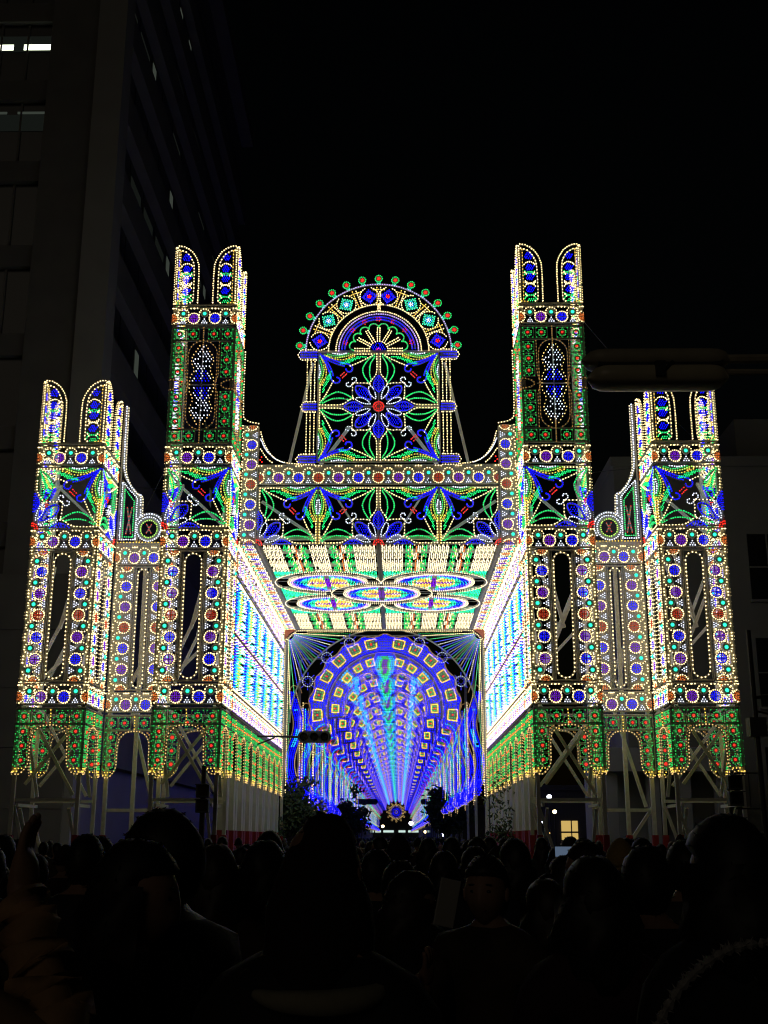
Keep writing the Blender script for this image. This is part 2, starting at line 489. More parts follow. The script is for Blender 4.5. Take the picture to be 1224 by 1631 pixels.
def flower_panel(W=TW, H=2.02, flip=False):
    p = P(); p.rect(0, W, 0, H, .06)
    k = W / SQ
    p.add(FQ, (lambda u, v: (W - u * k, v)) if flip else (lambda u, v: (u * k, v)))
    p.line([((W - .03) if not flip else .03, .1), ((W - .03) if not flip else .03, .95)], 'y', .09, .03, 0)
    return p
def fin_panel(W=TW, H=2.2):
    p = P(); p.board([(0, .03), (W, .03)], .06)
    for s in (1, -1):
        X = lambda u: W / 2 + s * (u - W / 2)
        out = [(X(.1), H), (X(.3), H - .04), (X(.55), H - .22), (X(.74), H - .55), (X(.8), H - .95), (X(.8), .12)]
        p.line(out, 'w', .088, .028, .05, True)
        p.line([(X(.06), .1), (X(.06), H - .08)], 'w', .088, .03, .1)
        p.line([(X(.1), .12), (X(.3), .1)], 'y', .09, .026, .04)
        p.line([(X(.12), H - .16), (X(.28), H - .2), (X(.46), H - .34), (X(.6), H - .62), (X(.64), H - 1.0), (X(.64), .25), (X(.55), .12)], 'w', .115, .029, .04, True)
        p.line([(X(.17), H - .2), (X(.17), .2)], 'y', .12, .024, .03)
        cx = .4
        p.fill([(X(.22), H - .36), (X(.40), H - .3), (X(.5), H - .46), (X(.42), H - .56), (X(.28), H - .52)], 'b', .075, .027)
        for j, cy in enumerate((H - .86, H - 1.22, H - 1.66)):
            p.fill(arc(X(cx), cy, .15, 0, 360, 10, .12), 'b', .07, .027)
            p.line(arc(X(cx), cy + .01, .2, 150, 30, 8), 'w' if j != 1 else 'g', .075, .026, .025)
            p.line(arc(X(cx), cy - .02, .2, 215, 325, 8), 'g' if j != 1 else 'w', .07, .026, .025)
            p.dots([(X(.24), cy - .18), (X(.56), cy - .18), (X(.28), cy - .24), (X(.52), cy - .24)], 'w', .028)
        p.line(arc(X(cx), .14, .2, 160, 20, 8), 'g', .065, .028, .025)
        p.fill([(X(.25), .1), (X(.55), .1), (X(.5), .2), (X(.3), .2)], 'g', .07, .026)
    return p

# ------------------------------------------------------------------ the lit towers
Z0, Z1, Z2, Z3, Z4, Z5, Z6, Z7 = 3.49, 5.50, 6.20, 10.31, 10.99, 13.06, 13.76, 17.88
YF, YB, YE = 35.0, 37.2, 53.5
PAT = {'band': band(3), 'win': window_panel(), 'flow0': flower_panel(flip=False), 'flow1': flower_panel(flip=True),
       'green': green_panel(), 'arch': arch_panel(), 'fin': fin_panel()}
for k in list(PAT): PAT[k + '_b'] = PAT[k].bake()
REDW = mat('red_post_wrap', (.30, .015, .02), .6, .15, 5)
WHITEP = mat('white_post_board', (.74, .76, .71), .6, .08, 4)
def red_wrap(parent, x, y, w, z0=.35, z1=1.75):
    m = MB(); m.box(-w / 2 - .03, w / 2 + .03, -w / 2 - .03, w / 2 + .03, z0, z1, REDW)
    return m.build('red_wrap', parent, (x, y, 0))
def tower(x0, tall, side, label):
    """square bulb tower; x0 its left edge, side = +1 when its inner face looks to +x"""
    t = thing('illumination_tower', label, 'light tower', (x0 + TW / 2, YF + TW / 2, 0), 0, 'illuminated towers of the facade')
    h = TW / 2
    rows = [('arched_panel', 'arch', Z0), ('rosette_band', 'band', Z1), ('window_panel', 'win', Z2), ('rosette_band', 'band', Z3),
            ('flower_panel', 'flow', Z4), ('rosette_band', 'band', Z5)]
    if tall: rows += [('green_medallion_panel', 'green', Z6), ('rosette_band', 'band', Z7), ('fin_panel', 'fin', Z7 + .7)]
    else: rows += [('fin_panel', 'fin', Z6)]
    faces = [((-h, -h), 0, True), ((h, -h), 90, False), ((-h, h), -90, False), ((h, h), 180, False)]
    for (fx, fy), rz, front in faces:
        for nm, key, z in rows:
            if rz == 180 and key != 'arch': continue
            if key == 'flow':
                # trumpet towards the inner side on the front face
                key = 'flow0' if (side > 0) == (rz in (0, 180)) else 'flow1'
            k = key if front else key + '_b'
            panel(nm, PAT[k], t, (fx, fy, z), (0, 0, R(rz)), k, items=front)
    top = (Z7 + .7) if tall else Z6
    e = h - .09
    for sx in (-1, 1):
        for sy in (-1, 1):
            m = MB(); m.box(-.055, .055, -.055, .055, 0, top, STEEL)
            q = m.build('post', t, (sx * e, sy * e, 0))
            red_wrap(q, 0, 0, .11)
    def br(a, b, w=.09):
        m = MB(); m.beam(a, b, w, STEEL, w * .8); m.build('brace', t)
    for sy in (-1, 1):
        y = sy * (e - .14)
        br((-e, y, 2.75), (e, y, 2.75)); br((-e, y, .95), (e, y, .95), .07)
        br((-e + .1, y, 5.6), (e - .2, y - .05 * sy, 2.9)); br((e - .1, y - .1 * sy, 5.2), (-e + .25, y - .1 * sy, 3.2))
        br((-e, y, 2.6), (-.2, y, .2)); br((e, y - .12 * sy, 10.2), (-e + .2, y - .12 * sy, 6.3))
        br((-.05 * side, y - .2 * sy, 7.9), (.5 * side, y - .2 * sy, 10.3), .1)
        br((-e, y - .16 * sy, 6.4), (e, y - .16 * sy, 8.4)) if sy > 0 else None
        br((-e, y - .1 * sy, 13.0), (e, y - .1 * sy, 11.2)) if sy > 0 else None
    for sx in (-1, 1):
        x = sx * (e - .14)
        br((x, -e, 2.6), (x, e, 2.6)); br((x, -e, 5.5), (x, e, 2.9)); br((x, -e, 6.5), (x, e, 10.2)); br((x, -e, 11.2), (x, e, 13)); br((x - .1 * sx, e, .3), (x - .1 * sx, -e, 2.5))
    return t
XI, XO = 4.65, 8.72
tower(-XO - TW, False, 1, 'short lit bulb tower at the far left, in front of the office block')
tower(-XI - TW, True, 1, 'tall lit bulb tower just left of the portal, with four upright fins')
tower(XI, True, -1, 'tall lit bulb tower just right of the portal, beside the street lamp housing')
tower(XO, False, -1, 'short lit bulb tower at the far right, by the pale low building')

# ------------------------------------------------------------------ recessed wings between the towers
def wing_top(W):
    p = P()
    p.board([(0, .03), (W, .03)], .1)
    p.board([(.15, .15), (.15, 2.25), (.62, 1.68), (.64, .2)], .13); p.board(arc(1.06, .56, .36, 0, 360, 20), .17); p.board([(.66, .12), (.66, 1.6)], .12)
    out = [(.08, 4.9), (.1, 3.0), (.16, 2.5), (.34, 2.1), (.6, 1.78)]
    pts = crom(out) + [(.6, 1.78), (.74, 1.72), (.76, 1.05)]
    p.line(pts, 'i', .085, .031, .1); p.line([(x_ + .07, y_ - .06) for x_, y_ in pts], 'k', .1, .026, .04)
    p.line(arc(1.06, .58, .5, 140, -35, 14), 'i', .085, .031, .1)
    p.board([(.02, 0), (.02, 4.9)], .06); p.board([(.78, 0), (.78, 1.1)], .06)
    for k, d in enumerate((.1, .19)):
        p.line([(d, .1 + d), (d, 2.2 - k * .25), (.62 - k * .1, 1.62 - k * .1), (.72 - d, .1 + d), (d, .1 + d)][:4] + [(.72 - d + .02, .1 + d), (d, .1 + d)], 'i' if k == 0 else 'g', .075, .029, .03)
        p.line(arc(1.06, .56, .4 - k * .12, -90, 270, 18, .42 - k * .12), 'i' if k == 0 else 'n', .075, .028, .03)
    p.line([(.3, .4), (.46, 1.3)], 'r', .15, .018, .05); p.line([(.46, .4), (.3, 1.3)], 'r', .15, .018, .05)
    p.line([(.98, .42), (1.14, .72)], 'r', .12, .018, .04); p.line([(1.14, .42), (.98, .72)], 'r', .12, .018, .04)
    p.line([(.05, .1), (1.7, .1)], 'y', .1, .026, .03)
    return p
WW = XO - XI - TW - .06
PAT['wtop'] = wing_top(WW); PAT['wtopm'] = P().add(PAT['wtop'], lambda u, v: (WW - u, v))
sW = WW / TW
PAT['wband'] = band(3, WW / 3, .66, 'opb', solid=True); PAT['wwin'] = window_panel(WW, 4.08, True); PAT['warch'] = P().add(PAT['arch'], lambda u, v: (u * sW, v))
for s, lab in ((-1, 'recessed lit wing linking the two left bulb towers'), (1, 'recessed lit wing linking the two right bulb towers')):
    xl = -XO + .03 if s < 0 else XI + TW + .03
    t = thing('illumination_wing', lab, 'light screen', (xl, YB, 0), 0, 'recessed wings of the facade')
    for nm, k, z in (('arched_panel', 'warch', Z0), ('rosette_band', 'wband', Z1), ('window_panel', 'wwin', Z2), ('rosette_band', 'wband', Z3), ('gable_panel', 'wtop' if s < 0 else 'wtopm', Z4)):
        panel(nm, PAT[k], t, (0, 0, z), (0, 0, 0), k)
    for u in (.12, WW * .52, WW - .12):
        m = MB(); m.box(-.06, .06, .08, .2, 0, Z3, STEEL); q = m.build('post', t, (u, .05, 0))
        red_wrap(q, 0, .14, .12)
    for a, b in (((.1, .3, 2.5), (WW - .1, .3, 2.5)), ((.1, .3, .8), (WW, .3, .8)), ((.2, .35, .4), (WW - .1, .35, 2.6)), ((WW - .3, .4, 2.6), (WW * .4, .4, 5.6)), ((WW * .5, .45, 6.3), (WW * .7, .45, 8.3)), ((WW * .3, .5, 6.3), (WW * .62, .5, 7.6))):
        m = MB(); m.beam(a, b, .1, STEEL); m.build('brace', t)

# ------------------------------------------------------------------ pediment: beam, flower frieze, big flower panel and crest
ped = thing('illumination_pediment', 'lit pediment over the portal with big blue flower panel and round crest', 'light screen', (0, YB, 0))
HB = 4.03
bp = band(12, 2 * HB / 12, .72, 'rpb', solid=True); panel('rosette_beam', bp, ped, (-HB, 0, Z5), (0, 0, 0), 'pbeam')
fr = P(); fr.rect(-HB, HB, 0, 2.02, .06)
for sx in (-1, 1):
    for cx in (0, 2 * HB / 1): pass
kf = HB / 2 / SQ
for base, s in ((0, 1), (0, -1), (HB, -1), (-HB, 1)):
    fr.add(FQ, lambda u, v, base=base, s=s: (base + s * u * kf, v))
for x in (-HB / 2, 0, HB / 2): fr.board([(x, 0), (x, 2.02)], .06)
for x in (-HB / 2, HB / 2): fr.line([(x - .05, .06), (x - .05, 1.0)], 'y', .09, .028, 0); fr.line([(x + .05, .06), (x + .05, 1.0)], 'y', .09, .028, 0)
panel('flower_frieze', fr, ped, (0, 0, Z4), (0, 0, 0), 'frieze')
st = band(6, (15.2 - Z4) / 6, .62, 'opbrpb', solid=True)
for s in (-1, 1):
    p = P().add(st, (lambda u, v: (.62 - v, u)) if s < 0 else (lambda u, v: (v, u)))
    p.rect(0, .62, 0, 15.2 - Z4, .06)
    panel('rosette_strip', p, ped, (-4.66 if s < 0 else 4.04, .03, Z4), (0, 0, 0), 'strip%d' % s)
    q = P()
    X = lambda u: s * u
    q.line([(X(4.62), 17.9), (X(4.62), 15.75), (X(4.5), 15.38), (X(4.08), 15.26)], 'w', .1, .028, .05, True)
    q.line([(X(4.0), 14.95), (X(3.86), 14.5), (X(3.6), 14.1), (X(3.25), 13.88), (X(2.75), 13.8)], 'w', .085, .028, .05, True)
    q.line([(X(4.0), 14.7), (X(3.8), 14.3), (X(3.5), 14.0), (X(3.2), 13.86)], 'i', .05, .024, .05, True)
    q.line([(X(4.0), 14.35), (X(3.78), 14.02), (X(3.6), 13.86)], 'w', .09, .027, .04, True)
    q.dots([(X(4.0), 13.95), (X(3.93), 13.88), (X(3.95), 14.05)], 'r', .03)
    panel('scroll_bracket', q, ped, (0, .02, 0), (0, 0, 0), 'scroll%d' % s)
bigp = P(); PC = 15.86
for sx in (-1, 1):
    for sy in (-1, 1): bigp.add(FQ, lambda u, v: (sx * u * 1.03, PC + sy * v * .985))
bigp.board([(-2.08, PC), (2.08, PC)], .05); bigp.board([(0, 13.85), (0, 17.87)], .05); bigp.rect(-2.1, 2.1, 13.84, 17.88, .06)
for s in (-1, 1):
    for u in (2.2, 2.33, 2.46): bigp.line([(s * u, 14.15), (s * u, 15.65)], 'w', .1, .026, .03); bigp.line([(s * u, 16.05), (s * u, 17.6)], 'w', .1, .026, .03)
    for zc, w in ((17.77, .62), (15.85, .5), (13.96, .62)):
        for j in (-.1, 0, .1): bigp.line([(s * 2.14, zc + j), (s * (2.08 + w), zc + j)], 'b', .06, .026, .09)
        bigp.line([(s * 2.16, zc + .19), (s * (2.06 + w), zc + .19), (s * (2.17 + w), zc), (s * (2.06 + w), zc - .19), (s * 2.16, zc - .19)], 'w', .09, .026, .03)
panel('flower_panel', bigp, ped, (0, 0, 0), (0, 0, 0), 'big')
cr = P(); c0 = 17.92
cr.line(arc(0, c0, 2.52, 0, 180, 40), 'l', .085, .028, .06)
for k in range(15):
    a = 4 + 172 * k / 14
    cr.items.append(('S', 2.74 * math.cos(R(a)), c0 + 2.74 * math.sin(R(a)), R(a - 90)))
for a, k in ((170, 'Db'), (147, 'Dt'), (123, 'Dt'), (99, 'Db'), (81, 'Db'), (57, 'Dt'), (33, 'Dt'), (10, 'Db')):
    cr.items.append((k, 2.08 * math.cos(R(a)), c0 + 2.08 * math.sin(R(a)), R(a - 90)))
    cr.line(arc(2.08 * math.cos(R(a)), c0 + 2.08 * math.sin(R(a)), .34, a + 20, a + 160, 8), 'w', .09, .026, .02)
    cr.line(arc(2.08 * math.cos(R(a)), c0 + 2.08 * math.sin(R(a)), .34, a + 200, a + 340, 8), 'w', .09, .026, .02)
for a in (158.5, 135, 111, 90, 69, 45, 21.5):
    for d in (-1.6, 1.6): cr.line([(r_ * math.cos(R(a + d)), c0 + r_ * math.sin(R(a + d))) for r_ in (1.8, 2.4)], 'y' if d > 0 else 'w', .085, .027, .03)
    cr.line([(2.32 * math.cos(R(a + d)), c0 + 2.32 * math.sin(R(a + d))) for d in (-5, 0, 5)], 'y', .07, .024, .03)
for r_, c in ((1.74, 'w'), (1.48, 'w'), (1.38, 'l')): cr.line(arc(0, c0, r_, 0, 180, 36), c, .08, .028, .05)
cr.line([(-.02, c0 + 1.5), (-.02, c0 + 1.72)], 'w', .07, .028, .06); cr.line([(.04, c0 + 1.5), (.04, c0 + 1.72)], 'w', .07, .028, 0)
for r_ in (1.27, 1.17): cr.line(arc(0, c0, r_, 3, 177, 30), 'b', .075, .027, .06)
for k in range(7):
    a = 15 + 25 * k; cr.dots(ring(1.18 * math.cos(R(a)), c0 + 1.18 * math.sin(R(a)), .07, 5), 'r', .024)
for k in range(8):
    a = 12 + 156 * k / 7; cr.line(arc(.86 * math.cos(R(a)), c0 + .86 * math.sin(R(a)), .17, a - 90, a + 90, 8), 'g', .06, .027, .05)
for k in range(7):
    a = 180 * k / 6
    for d in (-.045, .045): cr.line([(r_ * math.cos(R(a)) - d * math.sin(R(a)), c0 + .03 + r_ * math.sin(R(a)) + d * math.cos(R(a))) for r_ in (.32, .82)], 'w', .085, .027, .03)
cr.fill(arc(0, c0 + .02, .27, 0, 180, 12), 'b', .08, .027); cr.dots([(0, c0 + .08), (-.06, c0 + .05), (.06, c0 + .05)], 'r', .028)
cr.board([(-2.55, c0 - .03), (2.55, c0 - .03)], .08)
panel('crest', cr, ped, (0, 0, 0), (0, 0, 0), 'crest')
for s in (-1, 1):
    for a, b, w in (((s * 2.3, .35, 17.6), (s * 3.1, .5, 13.75), .09), ((s * 1.0, .5, 15.3), (s * 2.1, .6, 13.8), .1), ((s * 3.95, .4, 12.6), (s * 1.6, .9, 11.1), .09), ((s * 1.5, .6, 12.9), (s * .6, .8, 11.5), .06)):
        m = MB(); m.beam(a, b, w, STEEL); m.build('brace', ped)

# ------------------------------------------------------------------ portal hall: side walls and ceiling
HL = YE - YB
def wall_main(x, y):
    """colour field of the feather pattern, x along the hall, y up about the mid rail"""
    B = HL / 6; u = x % B; v = abs(y)
    if v < .07: return None
    if v < .14: return 'p' if (u % .5) < .25 else 'w'
    t = v / 1.85
    q = 1 if y > 0 else -1
    s1 = u - 1.35 - .5 * (t - .5) * q
    w = .42 * math.sin(PI * min(1, max(0, (t - .1) / .9)))
    if abs(s1) < w * .35: return 'y' if q > 0 else 'n'
    if abs(s1) < w * .62: return 'n'
    if abs(s1) < w: return 'g' if s1 > 0 else 't'
    s2 = u - .48 - .4 * (t - .5) * q
    w = .46 * math.sin(PI * min(1, max(0, (t + .02) / 1.1)))
    if abs(s2) < w: return 'b' if s2 < -w * .2 else ('p' if s2 < 0 and t < .5 else 'c')
    s3 = u - 2.2 - .3 * (t - .4) * q
    w = .36 * math.sin(PI * min(1, max(0, (t + .1) / .85)))
    if abs(s3) < w: return 'i' if int(v * 9) % 3 else None
    if abs(s3) < w + .16: return ('c' if s3 > 0 else 'i') if t > .3 else 't'
    if t > .92: return 'w'
    return 'i' if (int(x * 8.3) + int(v * 10)) % 4 == 0 else ('l' if (int(x * 5.1) + int(v * 6)) % 5 == 0 else None)
def hall_wall(flip):
    p = P()
    p.field(.08, HL - .08, 6.28, 9.9, .12, .105, lambda x, y: wall_main(x, y - 8.05), .0275)
    for y in (6.18, 8.05, 9.96, 11.0, 5.47, 4.98): p.board([(0, y), (HL, y)], .09)
    for k in range(7): p.board([(min(HL - .04, max(.04, HL * k / 6)), Z0), (min(HL - .04, max(.04, HL * k / 6)), 11.0)], .08)
    for y in (6.26, 10.93): p.line([(.05, y), (HL - .05, y)], 'w', .1, .03, 0)
    b = band(23, HL / 23, .8, 'opb').bake()
    p.add(b, lambda u, v: (u, 10.08 + v), .72)
    p.add(P().add(band(23, HL / 23, .62, 'opb').bake(), lambda u, v: (u, v)), lambda u, v: (u, 5.53 + v), .78)
    p.field(.1, HL - .1, 10.1, 10.9, .2, .13, lambda x, y: 'l' if int(x * 3) % 3 else None, .024)
    p.field(.1, HL - .1, 5.58, 6.1, .2, .13, lambda x, y: 'l' if int(x * 4) % 3 else 'p', .025)
    a = arch_panel(HL / 8, 1.9).bake()
    for k in range(8): p.add(a, lambda u, v: (k * HL / 8 + u, Z0 + .03 + v))
    return p
pw = hall_wall(False)
PBOX = None
for s in (-1, 1):
    t = thing('hall_side_wall', ('left' if s < 0 else 'right') + ' inner wall of the portal, glowing with blue and white feathers above white posts', 'light wall', (s * XI, YB, 0))
    if s < 0: panel('wall_lattice', pw, t, (0, .05, 0), (0, 0, R(90)), 'hallL', bname='bulb_field')
    else: panel('wall_lattice', P().add(pw, lambda u, v: (HL - u, v)), t, (0, HL, 0), (0, 0, R(-90)), 'hallR', bname='bulb_field')
    for k in range(8):
        for q in (.27, HL / 8 - .27):
            if PBOX is None:
                m = MB(); m.box(-.16, .16, -.2, .2, 0, 3.75, WHITEP); PBOX = m.mesh('post', bevel=.01)
                m = MB(); m.box(-.185, .185, -.225, .225, .42, 1.9, REDW); RBOX = m.mesh('red_wrap')
            o = obj('post', PBOX, t, (s * .22, k * HL / 8 + q, 0)); obj('red_wrap', RBOX, o)
    for a, b in (((s * .45, 1, 2.7), (s * .45, HL - 1, 2.7)), ((s * .5, .2, 6.2), (s * .5, HL, 6.2)), ((s * .5, .2, 10.9), (s * .5, HL, 10.9))):
        m = MB(); m.beam(a, b, .1, STEEL); m.build('rail', t)
# ceiling
def ceil_pat():
    p = P(); U = HL / 4
    def warm(x, y):
        a = abs(x)
        if a < .1 or a > 3.92: return None
        zz = (y % 1.0)
        if zz < .14: return None
        for c in (1.27, 2.82):
            d = abs(a - c); t = 2 * (zz - .14) / .86 - 1; w = .26 + .13 * math.sqrt(max(0, 1 - t * t))
            if d < .07: return 'o' if int(zz * 7) % 2 else 'k'
            if d < .14: return 'k' if int(zz * 7) % 2 else None
            if d < w - .1: return 'k' if int(zz * 7) % 3 == 0 else ('n' if int(zz * 7) % 3 == 1 else 'g')
            if d < w: return 'g'
            if d < .44: return None
        return 'k'
    p.field(-4, 4, .1, U - .05, .135, .145, warm, .033)
    p.field(-4, 4, 3 * U + .05, 4 * U - .1, .135, .145, warm, .033)
    cs = [(0, 2 * U)] + [(sx * 2.02, 2 * U + sy * 2.05) for sx in (-1, 1) for sy in (-1, 1)]
    def circ(x, y):
        for i, (cx, cy) in enumerate(cs):
            dx, dy = x - cx, y - cy; r = math.hypot(dx, dy)
            if r < 2.06:
                if r > 1.42: return None
                a = math.atan2(dy, dx); q = abs(math.sin(2 * a))
                if abs(dx) < .1 or abs(dy) < .1: return 'p' if r < .7 else None
                if r > 1.32: return 'p'
                if r > 1.05: return 'b' if q > .35 else 'c'
                if r > .85: return 't' if q > .3 else 'g'
                if q > .72: return 'y'
                if q > .45: return 'w' if r > .3 else 'p'
                return 'g' if r > .3 else 'p'
        if abs(x) < .12 or abs(x) > 3.9: return None
        return 't' if (int(x * 4 + 40) + int(y * 4)) % 5 else 'g'
    p.field(-4, 4, U + .05, 3 * U - .05, .12, .12, circ, .03)
    for i, (cx, cy) in enumerate(cs):
        for r_ in (2.0, 1.52, 1.44, 1.36):
            pts = arc(cx, cy, r_, 0, 360, 60)
            if i: 
                run = []
                for q in pts + [None]:
                    if q and math.hypot(q[0], q[1] - 2 * U) > 2.04: run.append(q)
                    else:
                        if len(run) > 3: p.line(run, 'k' if r_ != 1.36 else 'l', .085, .029, .05)
                        run = []
            else: p.line(pts, 'k' if r_ != 1.36 else 'l', .085, .029, .05)
    for x in (-4.0, 0, 4.0): p.board([(x, 0), (x, HL)], .16)
    for k in range(5): p.board([(-4.6, min(HL - .05, max(.05, k * U))), (4.6, min(HL - .05, max(.05, k * U)))], .1)
    for k in range(16): p.board([(-4.0, .5 + k), (4.0, .5 + k)], .04)
    b = band(23, HL / 23, .58, 'opb').bake()
    for s in (-1, 1):
        p.add(b, lambda u, v: (s * (4.08 + v), u), .72)
        p.line([(s * 4.64, .05), (s * 4.64, HL - .05)], 'w', .13, .026, 0)
    return p
ct = thing('hall_ceiling', 'flat lit ceiling of the portal with five ringed circles and warm chequered fields', 'light ceiling', (0, YE, Z4 + .02))
panel('ceiling_lattice', ceil_pat(), ct, (0, 0, 0), (R(90), 0, 0), 'ceil', bname='bulb_field')
for k in range(9):
    m = MB(); m.beam((-4.7, -HL * k / 8 + (.15 if k == 0 else (-.15 if k == 8 else 0)) * -1, .25), (4.7, -HL * k / 8 + (.15 if k == 0 else (-.15 if k == 8 else 0)) * -1, .25), .12, STEEL); m.build('joist', ct)
# end screen of the hall
def end_screen():
    p = P()
    AR, AC = 4.32, 6.75
    p.board(arc(0, AC, AR, 0, 180, 40), .07)
    for s in (-1, 1):
        X = lambda u: s * u
        cx, cy = 4.0, 10.45
        fr_ = [(X(4.62), Z0), (X(4.62), 10.1), (X(4.52), 10.55), (X(4.2), 10.88), (X(3.7), 11.0), (X(0.02), 11.0)]
        p.line(fr_, 'w', .1, .026, .09, True)
        p.line([(X(4.45), 4.0), (X(4.45), 9.8)], 'w', .1, .026, .04); p.line([(X(4.38), 4.2), (X(4.36), 9.4)], 'g', .13, .024, .03)
        fx, fy = 4.5, 10.88
        for k in range(21):
            a = 183 + 84 * k / 20
            x0, y0 = fx + .34 * math.cos(R(a)), fy + .34 * math.sin(R(a)); x1, y1 = x0, y0
            for q in range(90):
                x2, y2 = x1 + .05 * math.cos(R(a)), y1 + .05 * math.sin(R(a))
                if math.hypot(x2, y2 - AC) < AR + .04 or y2 < 7.2 or y2 > 10.95 or x2 > 4.56: break
                x1, y1 = x2, y2
            if math.hypot(x1 - x0, y1 - y0) > .2: p.line([(X(x0), y0), (X(x1), y1)], 'wgbkbgbmbgdgbmbgbkbgw'[k], .085, .027, .03)
        p.line([(X(x), 10.93) for x in (3.6, 1.0)], 'w', .09, .024, 0); p.line([(X(x), 10.84) for x in (3.4, 1.6)], 'g', .1, .024, 0)
        for ax in (28, 48, 66):
            q = (4.0 * math.cos(R(ax)), AC + 4.0 * math.sin(R(ax)))
            p.line(arc(X(q[0]), q[1], .24, 0, 360, 16), 'i', .1, .022, .03)
            p.dots(ring(X(q[0]), q[1], .14, 8), 'b', .024)
            for j in range(8): p.dots([(X(q[0]) + r_ * math.cos(j * PI / 4), q[1] + r_ * math.sin(j * PI / 4)) for r_ in (.32, .39)], 'b', .024)
            for j in range(8): p.board([(X(q[0]) + .1 * math.cos(j * PI / 4), q[1] + .1 * math.sin(j * PI / 4)), (X(q[0]) + .42 * math.cos(j * PI / 4), q[1] + .42 * math.sin(j * PI / 4))], .02)
    return p
es = thing('hall_end_screen', 'square screen with fan corners framing the mouth of the blue gallery', 'light screen', (0, YE + .15, 0))
panel('screen_lattice', end_screen(), es, (0, 0, 0), (0, 0, 0), 'endscr')
for s in (-1, 1):
    m = MB(); m.box(-.06, .06, -.06, .06, 0, 11.0, STEEL); q = m.build('post', es, (s * 4.62, .12, 0)); red_wrap(q, 0, 0, .12)
    # salmon corner patch
    m = MB(); pts = [(4.12, 11.02), (4.64, 11.02), (4.64, 10.5), (4.55, 10.66), (4.38, 10.86)]
    m.add([(s * x, 0, z) for x, z in pts] + [(s * x, .03, z) for x, z in pts], [(0, 1, 2, 3, 4), (9, 8, 7, 6, 5)] + [(i, i + 5, (i + 1) % 5 + 5, (i + 1) % 5) for i in range(5)], mat('salmon_board', (.62, .22, .17), .6))
    m.build('corner_board', es, (0, -.06, 0))

